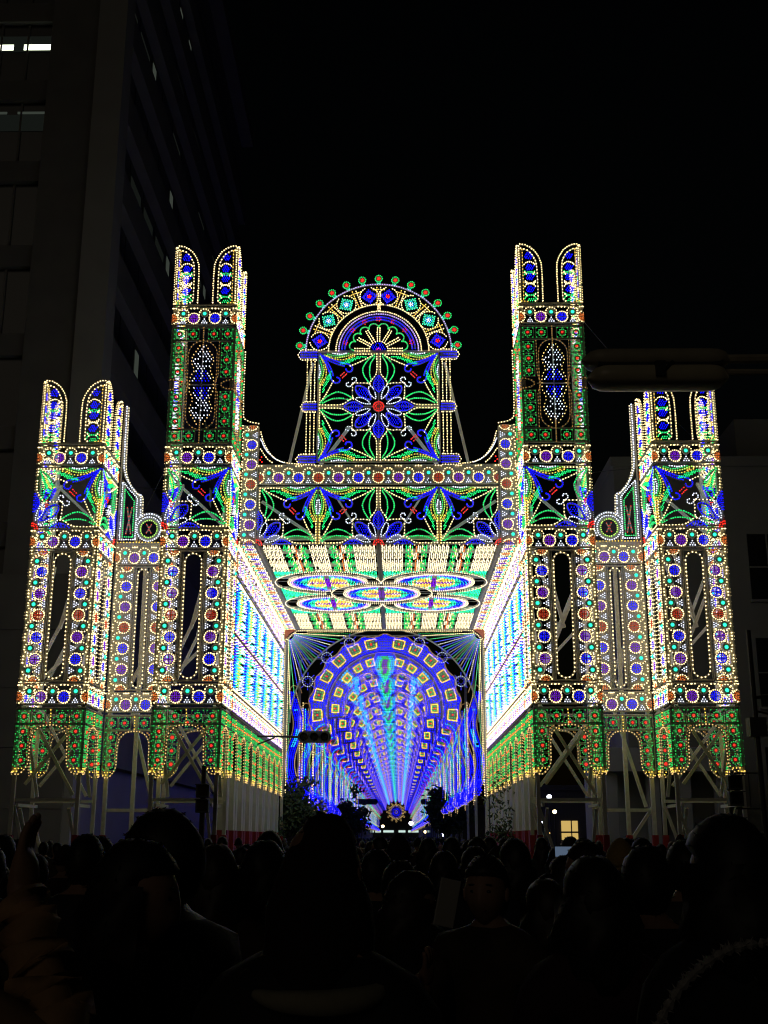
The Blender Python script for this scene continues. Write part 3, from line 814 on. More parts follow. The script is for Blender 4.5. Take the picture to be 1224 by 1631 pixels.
# ------------------------------------------------------------------ blue gallery of arches
def gallery_arch():
    p = P(); C0 = 7.55
    def sq(x, y, a, s=.2):
        ca, sa = math.cos(a), math.sin(a); f = lambda u, v: (x + ca * u - sa * v, y + sa * u + ca * v)
        p.line([f(-s, -s * .85), (f(s, -s * .85)), f(s * 1.15, s), f(-s * 1.15, s), f(-s, -s * .85)], 'y', .065, .034, .04)
        p.dots([f(i * s * .55, j * s * .5) for i in (-1, 0, 1) for j in (-1, 0, 1) if i or j], 'g', .033); p.dots([f(0, 0), f(0, .05)], 'r', .038)
    meds = [(3.22 * math.cos(R(a)), C0 + 3.22 * math.sin(R(a)), R(a - 90)) for a in (-4, 13, 30, 47, 63, 78, 102, 117, 133, 150, 167, 184)]
    for x, y, a in meds: sq(x, y, a, .24)
    def outer(a): return 3.62 + .07 * math.cos(R((a - 90) * 360 / 16.4))
    a = -16
    while a <= 196:
        for r_ in np.arange(2.87, outer(a) - .04, .125):
            x, y = r_ * math.cos(R(a)), C0 + r_ * math.sin(R(a))
            if all(math.hypot(x - mx, y - my) > .3 for mx, my, _ in meds): p.dots([(x, y)], 'b', .047)
        a += 2.1
    p.line([(outer(q) * math.cos(R(q)), C0 + outer(q) * math.sin(R(q))) for q in range(-20, 201, 3)], 'd', .07, .03, .06)
    p.line([((outer(q) - .1) * math.cos(R(q)), C0 + (outer(q) - .1) * math.sin(R(q))) for q in range(-20, 201, 3)], 'b', .07, .036, .04)
    p.line(arc(0, C0, 2.78, -16, 196, 50), 'v', .085, .03, .05); p.board(arc(0, C0, 3.22, -17, 197, 60), .76)
    # second, inner row of blue scallops
    m2 = [(2.36 * math.cos(R(a)), C0 + 2.36 * math.sin(R(a)), R(a - 90)) for a in (2, 21, 40, 57, 73, 107, 123, 140, 159, 178)]
    for x, y, a in m2: sq(x, y, a, .17)
    a = -8
    while a <= 188:
        cy_ = 33 < min(a, 180 - a) < 47
        for r_ in np.arange(2.0, 2.72, .125):
            x, y = r_ * math.cos(R(a)), C0 + r_ * math.sin(R(a))
            if all(math.hypot(x - mx, y - my) > .24 for mx, my, _ in m2) and not (abs(x) < .66 and y > C0): p.dots([(x, y)], 'c' if cy_ else 'b', .044)
        a += 2.9
    p.board(arc(0, C0, 2.36, -9, 189, 50), .8)
    inn = [((1.86 + .1 * abs(math.sin(R((q + 6.5) * 180 / 17.5)))) * math.cos(R(q)), C0 + (1.86 + .1 * abs(math.sin(R((q + 6.5) * 180 / 17.5)))) * math.sin(R(q))) for q in range(-9, 190, 2)]
    p.line(inn, 'v', .075, .033, .06); p.line([(x * 1.045, C0 + (y - C0) * 1.045) for x, y in inn], 'm', .08, .026, .03)
    for a in (11, 30.5, 48.5, 65, 115, 131.5, 149.5, 169):
        sg_ = 1 if a < 90 else -1
        p.line([((2.02 + .18 * j) * math.cos(R(a + sg_ * 3.2 * math.sin(j * 1.6))), C0 + (2.02 + .18 * j) * math.sin(R(a + sg_ * 3.2 * math.sin(j * 1.6)))) for j in range(5)], 'v', .085, .03, .03, True)
    # crown pendant
    for z in np.arange(8.75, 10.32, .085):
        t = (10.3 - z) / 1.55; w = (.36 + .26 * math.sin(PI * min(1, t * 1.3))) * (1 if t < .55 else max(0, 1 - ((t - .55) / .45) ** 1.6))
        for x in np.arange(-w, w + .001, .085):
            d = abs(x) / max(.06, w); tt = abs(t - .42)
            c = 'p' if d < .2 and tt < .2 else ('g' if d < .36 and tt < .3 else ('t' if d < .5 and t > .2 else ('c' if d < .8 and t > .1 else 'b')))
            p.dots([(x, z)], c, .036)
    p.board([(0, 10.3), (0, 9.1)], .8)
    for s in (-1, 1):
        X = lambda u: s * u
        p.line([(X(.42), 10.3), (X(.66), 9.7), (X(.5), 9.25), (X(.03), 8.62)], 'v', .09, .03, .04, True)
        # cyan drop and small loop hanging from the inner row
        for z in np.arange(8.35, 9.15, .085):
            w = .19 * math.sin(PI * min(1, max(.12, (z - 8.2) / 1.0)))
            for d in np.arange(-w, w + .01, .085): p.dots([(X(1.36 + d), z)], 'c' if abs(d) < .1 else 'b', .04)
        p.line([(X(1.2), 9.2), (X(1.1), 8.8), (X(1.3), 8.25), (X(1.56), 8.7), (X(1.6), 9.0)], 'm', .09, .028, .03, True)
        p.line(arc(X(.82), 9.12, .2, 0, 360, 14), 'y', .08, .031, .04); p.dots([(X(.82), 9.12), (X(.76), 9.18), (X(.88), 9.18)], 'g', .033)
        p.line([(X(.62), 9.3), (X(.55), 9.0), (X(.8), 8.82), (X(1.06), 9.0), (X(1.1), 9.25)], 'v', .085, .032, .04, True)
        p.fill([(X(.62), 9.0), (X(.8), 8.9), (X(1.02), 9.05), (X(.95), 8.8), (X(.7), 8.75)], 'b', .09, .04)
        # inner curl below the springing
        p.line([(X(2.66), 7.0), (X(2.8), 6.6), (X(3.15), 6.35), (X(3.3), 6.0)], 'v', .085, .03, .05, True)
        p.line([(X(2.9), 6.9), (X(3.2), 6.75), (X(3.38), 6.35), (X(3.25), 5.9), (X(2.95), 5.85)], 't', .08, .03, .05, True)
        p.line([(X(2.98), 6.75), (X(3.2), 6.4), (X(3.1), 6.1)], 'r', .09, .03, .05, True)
        p.line([(X(3.42), 7.1), (X(3.52), 6.3), (X(3.3), 5.5), (X(2.98), 5.6)], 'm', .09, .028, .05, True)
        # hanging strips
        for j, (x, z0, z1, c) in enumerate(((3.42, 3.9, 5.6, 'm'), (3.55, 3.8, 6.3, 'g'), (3.68, 3.7, 7.5, 'b'), (3.8, 3.9, 7.6, 't'), (3.92, 3.7, 7.9, 'm'), (3.98, 4.4, 7.2, 'r'), (4.68, 3.6, 8.0, 'm'), (3.28, 4.0, 5.3, 'b'))):
            p.line([(X(x), z0), (X(x), z1)], {'m': 'w', 'b': 'b'}.get(c, c), .12 if c != 'r' else .4, .031, .035)
        # blue snake
        sn = [(4.32 + .2 * math.sin((z - 4.2) * 1.75), z) for z in np.arange(4.0, 8.45, .085)]
        for x, z in sn:
            w = .15 if z < 8.1 else .1
            for d in np.arange(-w, w + .01, .1): p.dots([(X(x + d), z)], 'c' if abs(d) < .06 and 5.0 < z < 7.6 and int(z * 1.2) % 2 else 'b', .04)
        p.line([(X(x - .25), z) for x, z in sn], 'm', .09, .028, .05); p.line([(X(x + .25), z) for x, z in sn] + [(X(4.4), 8.75), (X(4.1), 8.65), (X(4.0), 8.4)], 'd', .09, .028, .05)
        # blue tail fan at the foot
        tail = [(4.66, 4.3), (4.2, 4.25), (3.75, 4.0), (3.4, 3.6), (3.15, 3.25), (3.3, 3.05), (3.7, 3.15), (4.1, 3.4), (4.5, 3.7)]
        p.fill([(X(x), y) for x, y in tail], 'b', .12, .046, True, .04)
        p.line([(X(x), y) for x, y in tail[4:]], 'm', .1, .026, .03, True)
        for x, y in ((3.3, 3.05), (3.75, 3.15), (4.15, 3.4)): p.line([(X(x), y + .35), (X(x), y - .22)], 'm', .09, .025, .04)
    p.board([(-4.7, 11.15), (4.7, 11.15)], .06)
    return p
GA = gallery_arch()
gk = [(ribbons_va(GA.rib), bulbs_va(GA.b, .03))]
GB = mesh_arrays('arch_frame', gk[0][0][0], [gk[0][0][1]], [np.zeros(len(gk[0][0][1]), int)], [BOARD])
GLIT = mesh_arrays('bulb_field', gk[0][1][0], [gk[0][1][1]], [gk[0][1][2]], BULB)
m = MB(); m.box(-.07, .07, -.07, .07, 0, 11.1, STEEL); GPOST = m.mesh('post')
ORD = ['first', 'second', 'third', 'fourth', 'fifth', 'sixth', 'seventh', 'eighth', 'ninth', 'tenth', 'eleventh', 'twelfth', 'thirteenth', 'fourteenth', 'fifteenth', 'sixteenth', 'seventeenth', 'eighteenth', 'nineteenth', 'twentieth', 'twenty-first', 'twenty-second', 'twenty-third', 'twenty-fourth', 'twenty-fifth', 'last']
NARCH = 26
for k in range(NARCH):
    lab = ('%s blue bulb arch of the gallery counted from its mouth' % ORD[k]) if k < 25 else 'last and smallest blue bulb arch at the far end of the gallery'
    y = 56.0 + 7.6 * k
    a = thing('gallery_arch', lab, 'light arch', (0, y, 0), 0, 'blue arches of the gallery')
    obj('arch_frame', GB, a); tag(obj('bulb_field', GLIT, a), kind='stuff')
    for s in (-1, 1): obj('post', GPOST, a, (s * 4.75, .12, 0))
# sunburst hanging at the far end
p = P(); p.dots([(0, 0)], 'b', .15)
for r_, c, n_ in ((.3, 'v', 10), (.6, 'b', 16), (.8, 'b', 20), (1.1, 'v', 24), (1.35, 'm', 28), (1.55, 'm', 30)): p.dots(ring(0, 0, r_, n_), c, .07)
for j in range(12):
    q = ring(0, 0, 1.85, 12)[j]; p.dots(ring(q[0], q[1], .16, 5), 'm', .05)
for r_ in (.6, 1.25): p.board(arc(0, 0, r_, 0, 360, 24), .12)
p.board([(-1.3, 0), (1.3, 0)], .08); p.board([(0, -1.3), (0, 3.5)], .08)
sb = thing('sunburst_ornament', 'round lit sunburst wheel hanging at the far end of the gallery', 'light ornament', (.15, 248, 6.9))
panel('wheel_frame', p, sb, (0, 0, 0), (0, 0, 0), 'sunb')

# ------------------------------------------------------------------ ground, road, pavements
ASPH = mat('asphalt', (.045, .045, .047), .85, .2, 14, bump=.1)
PAVE = mat('pavement_concrete', (.20, .19, .18), .8, .15, 5)
m = MB(); m.add([(-1500, -200, 0), (1500, -200, 0), (1500, 2500, 0), (-1500, 2500, 0)], [(0, 1, 2, 3)], mat('ground_dust', (.07, .068, .064), .9, .2, .5))
tag(m.build('ground'), kind='structure')
m = MB(); m.add([(-7.8, -60, .004), (8.4, -60, .004), (8.4, 330, .004), (-7.8, 330, .004)], [(0, 1, 2, 3)], ASPH); tag(m.build('road'), kind='structure')
PAINT = mat('road_paint', (.6, .6, .58), .7, .1, 5)
for k in range(20):
    m = MB(); y = -20 + k * 15; m.add([(.2, y, .008), (.35, y, .008), (.35, y + 6, .008), (.2, y + 6, .008)], [(0, 1, 2, 3)], PAINT); tag(m.build('lane_marking'), kind='structure')
for s, x0, x1 in ((-1, -13.2, -7.8), (1, 8.4, 13.0)):
    m = MB(); m.box(x0, x1, -60, 330, 0, .12, PAVE); tag(m.build('pavement'), kind='structure')

# ------------------------------------------------------------------ office tower on the left
CONC = mat('office_concrete', (.15, .145, .135), .75, .12, .6)
CONC_LIT = mat('office_stone_lit', (.27, .265, .25), .7, .1, .5)  # lighter tone paints the bulb towers' light onto the corner pier
SPAN = mat('office_spandrel', (.17, .17, .18), .6, .1, .5)
PANE = mat('dark_window_glass', (.006, .007, .008), .3, .1, 1)
LITW = emis('dim_office_light', (.75, .9, .72), .05)
LITD = emis('faint_office_light', (.7, .85, .7), .009)
TUBE = emis('fluorescent_tube', (.9, 1, .72), 3.0)
OX, OY, OH, OD = -13.4, 51.2, 66.0, 47.0
off = thing('office_tower', 'tall dark concrete office tower behind the left bulb towers', 'building', (OX, OY, 0))
def part(name, parent, box, ma, loc=(0, 0, 0), bevel=0):
    m = MB(); m.box(*box, ma); return m.build(name, parent, loc, bevel=bevel)
part('core_wall', off, (-24, -.9, .9, OD, 0, OH), SPAN)
part('corner_pier', off, (-1.45, 0, 0, 1.6, 0, OH), CONC_LIT)
part('stone_pier', off, (-3.95, -1.46, .25, 1.4, 0, OH), CONC)
part('stone_pier', off, (-13.0, -9.4, .25, 1.4, 0, OH), CONC)
SH = 4.75
z = 5.1; fl = 0
m = MB(); m.box(-5.4, 0, 0, .5, 0, 1.15, CONC); FRSP = m.mesh('spandrel')
while z < OH - 4:
    obj('spandrel', FRSP, off, (-3.97, .5, z))
    gl = MB(); gl.box(-5.3, -.05, 0, .06, 0, SH - 1.2, PANE)
    w = gl.build('window', off, (-3.97, .8, z + 1.17))
    if abs(z - 38.35) < 1 or abs(z - 33.6) < 1:
        hi = abs(z - 38.35) < 1
        for q, (a, b) in enumerate(((-1.55, -.15), (-3.1, -2.1))):
            l = MB(); l.box(a, b, -.07, -.02, 0, .33 if hi else .12, TUBE if hi else LITW); l.build('ceiling_light', w, (0, 0, 2.0 if hi else 2.9))
        l = MB(); l.box(-5.2, -.1, -.04, -.01, 1.9, 2.85, LITD); l.build('lit_blind', w, (0, -.01, 0))
    for q in range(3):
        mm = MB(); mm.box(-.05, .05, -.09, 0, 0, SH - 1.2, CONC); mm.build('mullion', w, (-1.35 - q * 1.4, 0, 0))
    z += SH
# street side: spandrel bands and windows along the depth
m = MB(); m.box(-.88, -.25, 2.3, OD - .3, 0, 1.9, CONC); SSP = m.mesh('spandrel')
NBAY = 13; BW = (OD - 3.2) / NBAY
m = MB(); m.box(-.06, 0, .08, BW - .08, .05, SH - 2.0, PANE); SWIN = m.mesh('window')
m = MB(); m.box(0, .02, .25, BW * .8, .7, 1.9, LITD); SLIT = m.mesh('lit_blind')
m = MB(); m.box(0, .02, .3, BW * .35, .3, SH - 2.4, LITW); SLIT2 = m.mesh('lit_blind')
z = 5.1; k = 0
random.seed(11)
while z < OH - 4:
    obj('spandrel', SSP, off, (0, 0, z))
    if z > 18:
        for b in range(NBAY):
            w = obj('window', SWIN, off, (-.84, 2.6 + b * BW, z + 1.93))
            r_ = random.random()
            if r_ < .10: obj('lit_blind', SLIT2, w, (.012, 0, 0))
            elif r_ < .34: obj('lit_blind', SLIT, w, (.012, 0, 0))
    z += SH; k += 1
part('roof_parapet', off, (-24.2, .2, -.2, OD + .2, OH, OH + 1.2), CONC)
# lower podium with stone panels behind the far left tower
for j in range(5):
    for i in range(4):
        part('stone_panel', off, (0, 2.2, 0, .12, 0, 2.55), CONC, (-9.2 + i * 2.23 - .06, .12 - .0 if i < 2 else -.13, .3 + j * 2.58))

# ------------------------------------------------------------------ pale low building on the right
RW = mat('pale_render_wall', (.15, .148, .138), .8, .1, .4)
rb = thing('pale_building', 'pale low rise building with dark tiled windows behind the far right tower', 'building', (12.9, 50.7, 0))
part('wall', rb, (-2.4, 16, 0, 12, 0, 18.0), RW)
part('parapet', rb, (-2.55, 16.2, -.15, 12.2, 18.0, 18.45), RW)
part('roof_house', rb, (4.2, 13, 3, 10, 18.47, 21.4), RW)
for zz in (2.4, 7.1, 11.8):
    for x in (3.4, 7.4):
        w = part('window', rb, (0, 3.4, -.04, .02, 0, 3.0), PANE, (x, 0, zz))
        for q in range(3): part('mullion', w, (-.03, .03, -.09, -.042, 0, 3.0), RW, (.85 + q * .85, 0, 0))
        part('transom', w, (0, 3.4, -.10, -.045, 1.45, 1.51), RW)
        part('sill', w, (-.1, 3.5, -.25, -.05, -.12, 0), RW)
STN = mat('portico_stone', (.22, .22, .24), .7, .12, 1)
pt = thing('stone_portico', 'grey stone portico with dark doorways seen under the right wing', 'building', (9.4, 46.5, 0))
part('canopy', pt, (-.9, 4.2, -1.2, 4, 4.1, 5.0), STN, bevel=.02)
for x in (-.6, 1.0, 2.2, 3.6): part('column', pt, (-.22, .22, -.8, -.3, .5, 4.1), STN, (x, 0, 0), bevel=.02)
part('back_wall', pt, (-.9, 4.2, 1.5, 4, 0, 4.1), STN)
part('step', pt, (-1.1, 4.0, -1.3, 1.4, 0, .5), STN, bevel=.02)
part('doorway', pt, (1.3, 1.95, 1.42, 1.49, .5, 3.2), PANE)
# dark blocks farther down the street
DK = mat('dark_block_wall', (.10, .10, .11), .8, .15, .3)
SHOPL = emis('warm_shop_window', (1, .68, .2), .6); COOL = emis('cool_strip_light', (.75, 1, .9), .8)
sh = thing('corner_shop', 'small dark shop with one lit yellow window beyond the right tower', 'shop', (14.6, 92, 0))
part('wall', sh, (-4, 6, 0, 8, 0, 5.2), DK); part('roof', sh, (-4.3, 6.3, -.3, 8.3, 5.2, 5.6), DK)
w = part('window', sh, (0, 1.25, -.05, -.01, 0, 1.4), SHOPL, (-1.55, 0, 1.55))
part('frame', w, (-.1, 1.35, -.12, -.06, 1.4, 1.5), DK); part('frame', w, (.72, .8, -.12, -.06, 0, 1.5), DK); part('frame', w, (-.1, 1.35, -.12, -.06, .5, .62), DK)
fb = thing('street_end_building', 'low dark building with a strip of lights closing the far end of the street', 'building', (0, 300, 0))
part('wall', fb, (-30, 30, 0, 12, 0, 9), DK); part('roof', fb, (-31, 31, -1, 13, 9, 9.6), DK)
for q, (x, wd) in enumerate(((-6.6, 1.0), (-5.2, 1.4), (-3.2, 2.6), (.6, 1.7), (3.0, 3.0), (7.2, 1.2))): part('window', fb, (0, wd, -.1, -.02, 0, .5), COOL, (x, 0, 3.1))

# ------------------------------------------------------------------ street lamps far away
DKM = mat('dark_metal', (.03, .03, .032), .5, .2, 6, .4)
GLOBE = {'white': emis('lamp_white', (.85, .9, 1), 9), 'warm': emis('lamp_warm', (1, .75, .4), 7), 'amber': emis('lamp_amber', (1, .62, .2), 5)}
def street_lamp(x, y, h, r, c, label):
    t = thing('street_lamp', label, 'street lamp', (x, y, 0), 0, 'distant street lamps')
    m = MB(); m.tube([(0, 0, 0), (0, 0, .6), (0, 0, h - r)], [.09, .06, .04], DKM); m.build('pole', t)
    m = MB(); m.ell((0, 0, 0), r, r, r * .9, GLOBE[c], 12, 8); m.build('globe', t, (0, 0, h), smooth=True)
    m = MB(); m.tube([(0, 0, h + r * .8), (0, 0, h + r * 1.3)], [r * .7, r * .15], DKM); m.build('cap', t)
street_lamp(10.2, 76, 4.2, .15, 'white', 'bright round lamp highest in the gap right of the portal')
street_lamp(10.9, 79, 3.35, .14, 'warm', 'warm round lamp in the middle of the gap right of the portal')
street_lamp(9.6, 74, 2.65, .16, 'white', 'bluish white round lamp just above the crowd right of the portal')
street_lamp(9.95, 75, 1.95, .09, 'amber', 'small amber lamp lowest in the gap right of the portal')
street_lamp(2.8, 210, 4.2, .38, 'white', 'white lamp beside the hanging sunburst at the street end')
street_lamp(4.6, 180, 2.6, .22, 'warm', 'tiny warm lamp low at the right of the street end')
street_lamp(5.0, 120, 2.0, .2, 'white', 'white lamp low between the gallery posts on the right')
street_lamp(-2.4, 230, 3.9, .3, 'warm', 'faint lamp left of the hanging sunburst')

# ------------------------------------------------------------------ lamp housing at the upper right
HOUS = mat('lamp_housing_enamel', (.42, .38, .28), .5, .12, 4)
LENS = mat('lamp_lens_off', (.56, .51, .36), .35, .08, 3)
lx0, ly, lz = 3.35, 15.6, 8.05
lh = thing('street_lamp_housing', 'unlit long street lamp housing on an arm at the upper right', 'street lamp', (lx0, ly, lz))
def capsule(m, x0, x1, zc, hz, hy, ma, n=10):
    rings = []
    for i in range(n + 1):
        t = i / n; u = x0 + (x1 - x0) * t; e = min(1, min(t, 1 - t) * 7); k = math.sqrt(max(0, 1 - (1 - e) ** 2)) if e < 1 else 1
        k = max(k, .12); rings.append((u, k))
    vs = []; N = 14
    for u, k in rings: vs += [(u, hy * k * math.copysign(abs(math.cos(2 * PI * j / N)) ** .55, math.cos(2 * PI * j / N)), zc + hz * k * math.copysign(abs(math.sin(2 * PI * j / N)) ** .55, math.sin(2 * PI * j / N))) for j in range(N)]
    fs = [(i * N + j, i * N + (j + 1) % N, (i + 1) * N + (j + 1) % N, (i + 1) * N + j) for i in range(n) for j in range(N)]
    fs += [tuple(range(N)), tuple(range(n * N, (n + 1) * N))[::-1]]
    m.add(vs, fs, ma)
m = MB(); capsule(m, -.05, 2.1, .24, .13, .24, HOUS, 20); m.build('housing', lh, smooth=True)
m = MB(); m.box(.16, 1.94, -.20, .20, .10, .17, DKM); m.build('lamp_seam', lh)
m = MB(); capsule(m, .02, 2.05, -.03, .15, .25, LENS, 20); m.build('lens', lh, smooth=True)
m = MB(); m.box(.95, 1.09, -.30, -.1, -.10, .12, DKM); m.beam((1.07, -.24, -.02), (1.22, -.2, .14), .05, DKM); m.build('latch', lh)
m = MB(); m.tube([(1.98, 0, .26), (3.2, 0, .27), (4.6, 0, .15)], .07, HOUS); m.tube([(1.98, .05, .08), (3.2, .05, .07), (4.6, .05, -.1)], .05, HOUS); m.build('arm', lh)
m = MB(); m.tube([(4.6, 0, -lz), (4.6, 0, .4)], [.12, .08], DKM); m.build('pole', lh)

# ------------------------------------------------------------------ traffic signals
SIGB = mat('signal_body', (.05, .052, .055), .5, .15, 6)
LENSD = mat('signal_lens_dark', (.01, .01, .011), .2, .1, 6)
def signal_head(t, w=1.25, h=.42):
    r_ = h / 2; m = MB(); N = 10
    pts = [(-w / 2 + r_ + r_ * math.cos(R(90 + 180 * i / N)), r_ * math.sin(R(90 + 180 * i / N))) for i in range(N + 1)] + [(w / 2 - r_ + r_ * math.cos(R(-90 + 180 * i / N)), r_ * math.sin(R(-90 + 180 * i / N))) for i in range(N + 1)]
    n = len(pts); m.add([(x, -.08, z) for x, z in pts] + [(x, .1, z) for x, z in pts], [tuple(range(n)), tuple(range(n, 2 * n))[::-1]] + [(i, i + n, (i + 1) % n + n, (i + 1) % n) for i in range(n)], SIGB)
    o = m.build('signal_head', t)
    for k in (-1, 0, 1):
        m = MB(); m.tube([(k * w * .31, -.07, 0), (k * w * .31, -.10, 0)], h * .36, LENSD, 14); q = m.build('lens', o)
        m = MB(); c = []
        for j in range(9):
            a = R(-20 + 220 * j / 8); c.append((k * w * .31 + h * .38 * math.cos(a), h * .38 * math.sin(a)))
        m.add([(x, -.09, z) for x, z in c] + [(x, -.3, z * .92) for x, z in c], [(i, i + 1, i + 10, i + 9) for i in range(8)], SIGB); m.build('visor', q)
    return o
ts = thing('traffic_signal', 'dark horizontal traffic signal hanging inside the portal on a left arm', 'traffic light', (-2.5, 44, 5.3))
signal_head(ts)
m = MB(); m.tube([(-.55, .1, .02), (-3.4, .1, .05)], .04, DKM); m.tube([(-1.5, .1, -.02), (-2.9, .12, -.55), (-3.35, .12, -.75)], .03, DKM); m.build('arm', ts)
m = MB(); m.tube([(-3.4, .1, -5.3), (-3.4, .1, .3)], [.1, .07], DKM); m.build('pole', ts)
for x, y, z, lab, dx in ((-2.6, 120, 5.2, 'small dark signal on the left inside the far gallery', -2.6), (4.0, 120, 5.2, 'small dark signal on the right inside the far gallery', 2.6)):
    t2 = thing('traffic_signal', lab, 'traffic light', (x, y, z)); signal_head(t2, 2.3, .55)
    m = MB(); m.tube([(0, .1, 0), (dx, .1, .1)], .06, DKM); m.build('arm', t2)
    m = MB(); m.tube([(dx, .1, -z), (dx, .1, .5)], .1, DKM); m.build('pole', t2)
def ped_signal(x, y, z, side, label, ph=None):
    t = thing('pedestrian_signal', label, 'traffic light', (x, y, 0))
    for k in (0, 1):
        m = MB(); m.box(-.19, .19, -.14, .12, z - .42 * k - .2, z - .42 * k + .19, SIGB); b = m.build('signal_box', t, bevel=.02)
        m = MB(); m.box(-.14, .14, -.16, -.145, z - .42 * k - .14, z - .42 * k + .14, LENSD); m.build('lens', b)
        m = MB(); m.box(-.18, .18, -.36, -.145, z - .42 * k + .15, z - .42 * k + .175, SIGB); m.build('visor', b)
    px = side * .72
    m = MB(); m.tube([(0, 0, z + .24), (px, 0, z + .24)], .025, DKM); m.tube([(0, 0, z - .68), (px, 0, z - .68)], .025, DKM); m.tube([(px * .55, 0, z - .68), (px * .55, 0, z + .24)], .015, DKM); m.build('bracket', t)
    m = MB(); m.tube([(px, 0, 0), (px, 0, ph or z + .7)], [.09, .07], DKM); m.build('pole', t)
    return t
ped_signal(-5.0, 34.4, 2.98, -.0001, 'dark pedestrian signal at the foot of the tall left tower')
pr = ped_signal(9.62, 32.0, 3.1, 1, 'dark pedestrian signal on a pole at the far right under the short tower', 7.2)
m = MB(); m.tube([(.72, 0, 5.35), (1.6, -.1, 5.45), (2.4, -.1, 5.4)], .05, DKM); m.tube([(.72, 0, 5.0), (1.7, 0, 4.75)], .03, DKM)
m.box(.5, .95, -.2, .2, 4.3, 4.8, SIGB); m.build('crossarm', pr)

# ------------------------------------------------------------------ trees in the street
BARK = mat('tree_bark', (.05, .042, .034), .9, .3, 20, bump=.3)
LEAF = mat('tree_leaf', (.045, .075, .03), .6, .35, 3)
def tree(x, y, h, rc, label, n=900, seed=1, leaf=.11):
    rnd = random.Random(seed)
    t = thing('street_tree', label, 'tree', (x, y, 0), 0, 'street trees')
    tr = MB(); tips = []
    th_ = h * .42
    tr.tube([(0, 0, 0), (.05, 0, th_ * .5), (-.03, .03, th_)], [.13, .1, .08], BARK, 8)
    for k in range(9):
        a = rnd.uniform(0, 2 * PI); e = rnd.uniform(.3, 1.2); L = rnd.uniform(.55, 1) * rc * 1.1
        p0 = Vector((0, 0, th_ * rnd.uniform(.75, 1.0))); p1 = p0 + Vector((math.cos(a) * math.cos(e), math.sin(a) * math.cos(e), math.sin(e) + .35)) * L * .6
        p2 = p1 + Vector((math.cos(a + .4), math.sin(a + .4), .7)) * L * .5
        tr.tube([p0, p1, p2], [.06, .035, .012], BARK, 6); tips += [p1, p2, (p1 + p2) / 2]
    tr.build('trunk', t, smooth=True)
    cl = MB()
    cents = [q + Vector((rnd.gauss(0, .25), rnd.gauss(0, .25), rnd.gauss(0, .25))) for q in tips] + [Vector((rnd.gauss(0, rc * .45), rnd.gauss(0, rc * .45), h * .72 + rnd.gauss(0, h * .13))) for _ in range(14)]
    for k in range(n):
        c = rnd.choice(cents) + Vector((rnd.gauss(0, .22), rnd.gauss(0, .22), rnd.gauss(0, .2)))
        u = Vector((rnd.gauss(0, 1), rnd.gauss(0, 1), rnd.gauss(0, 1))).normalized(); v = u.orthogonal().normalized(); l = leaf * rnd.uniform(.7, 1.4)
        w = u.cross(v) * .12 * l
        cl.add([c - u * l, c + v * l * .5 + w, c + u * l, c - v * l * .5 + w], [(0, 1, 2, 3)], LEAF)
    tag(cl.build('crown', t), kind='stuff')
tree(-3.95, 55.0, 4.7, 1.1, 'dark street tree at the left mouth of the blue gallery', 3200, 3, .12)
tree(3.75, 76.0, 5.4, 1.3, 'dark street tree in front of the right gallery posts', 4200, 5, .15)
tree(-3.1, 84.0, 4.6, 1.2, 'dark street tree deeper inside the gallery on the left', 3200, 8, .15)
tree(4.35, 43.0, 4.2, .55, 'slim sapling in front of the white posts on the right', 420, 9, .08)

# ------------------------------------------------------------------ overhead wires
WIRE = mat('overhead_wire', (.04, .04, .045), .6, .1, 5)
def wire(a, b, sag, label, r=.012):
    m = MB(); a, b = Vector(a), Vector(b)
    m.tube([a.lerp(b, i / 16) - Vector((0, 0, sag * 4 * (i / 16) * (1 - i / 16))) for i in range(17)], r, WIRE, 5)
    tag(m.build('overhead_wire'), label, 'cable', 'overhead wires')
wire((-12.6, 50.9, 17.2), (12.0, 47, 16.9), .5, 'long thin cable sagging across the street behind the crest')
wire((6.8, 36, 18.6), (14, 46, 16.8), .3, 'thin cable running down right from the tall right tower')
wire((-12.6, 50.9, 12.8), (-6.9, 37, 14.2), .3, 'thin cable from the office block to the tall left tower')

# ------------------------------------------------------------------ people
def skin_mesh(verts, edges, root=0, sub=1):
    me = bpy.data.meshes.new('skeleton'); me.from_pydata([v[0] for v in verts], edges, [])
    o = bpy.data.objects.new('skeleton', me); COL.objects.link(o)
    o.modifiers.new('Skin', 'SKIN'); ss = o.modifiers.new('Sub', 'SUBSURF'); ss.levels = sub; ss.render_levels = sub
    for i, v in enumerate(verts):
        d = me.skin_vertices[0].data[i]; r = v[1]; d.radius = r if isinstance(r, tuple) else (r, r); d.use_root = (i == root)
    bpy.context.view_layer.update()
    dg = bpy.context.evaluated_depsgraph_get()
    e = o.evaluated_get(dg); m2 = e.to_mesh()
    V = [tuple(v.co) for v in m2.vertices]; F = [tuple(p.vertices) for p in m2.polygons]
    e.to_mesh_clear(); bpy.data.objects.remove(o); bpy.data.meshes.remove(me)
    return V, F
SKIN = mat('skin', (.36, .21, .14), .55, .1, 9)
HAIRM = {'black': mat('black_hair', (.008, .007, .007), .55, .3, 40), 'brown': mat('brown_hair', (.022, .013, .009), .55, .3, 40), 'wool': mat('dark_wool_hat', (.016, .007, .010), .9, .2, 60), 'straw': mat('mustard_wool_hat', (.34, .23, .07), .85, .15, 50)}
EYE = mat('eye_dark', (.01, .008, .007), .2, .1, 5); LIP = mat('lip', (.22, .07, .06), .5, .1, 5)
TROU = mat('dark_trousers', (.018, .019, .024), .8, .2, 20); SHOE = mat('dark_shoe', (.015, .012, .011), .5, .2, 10)
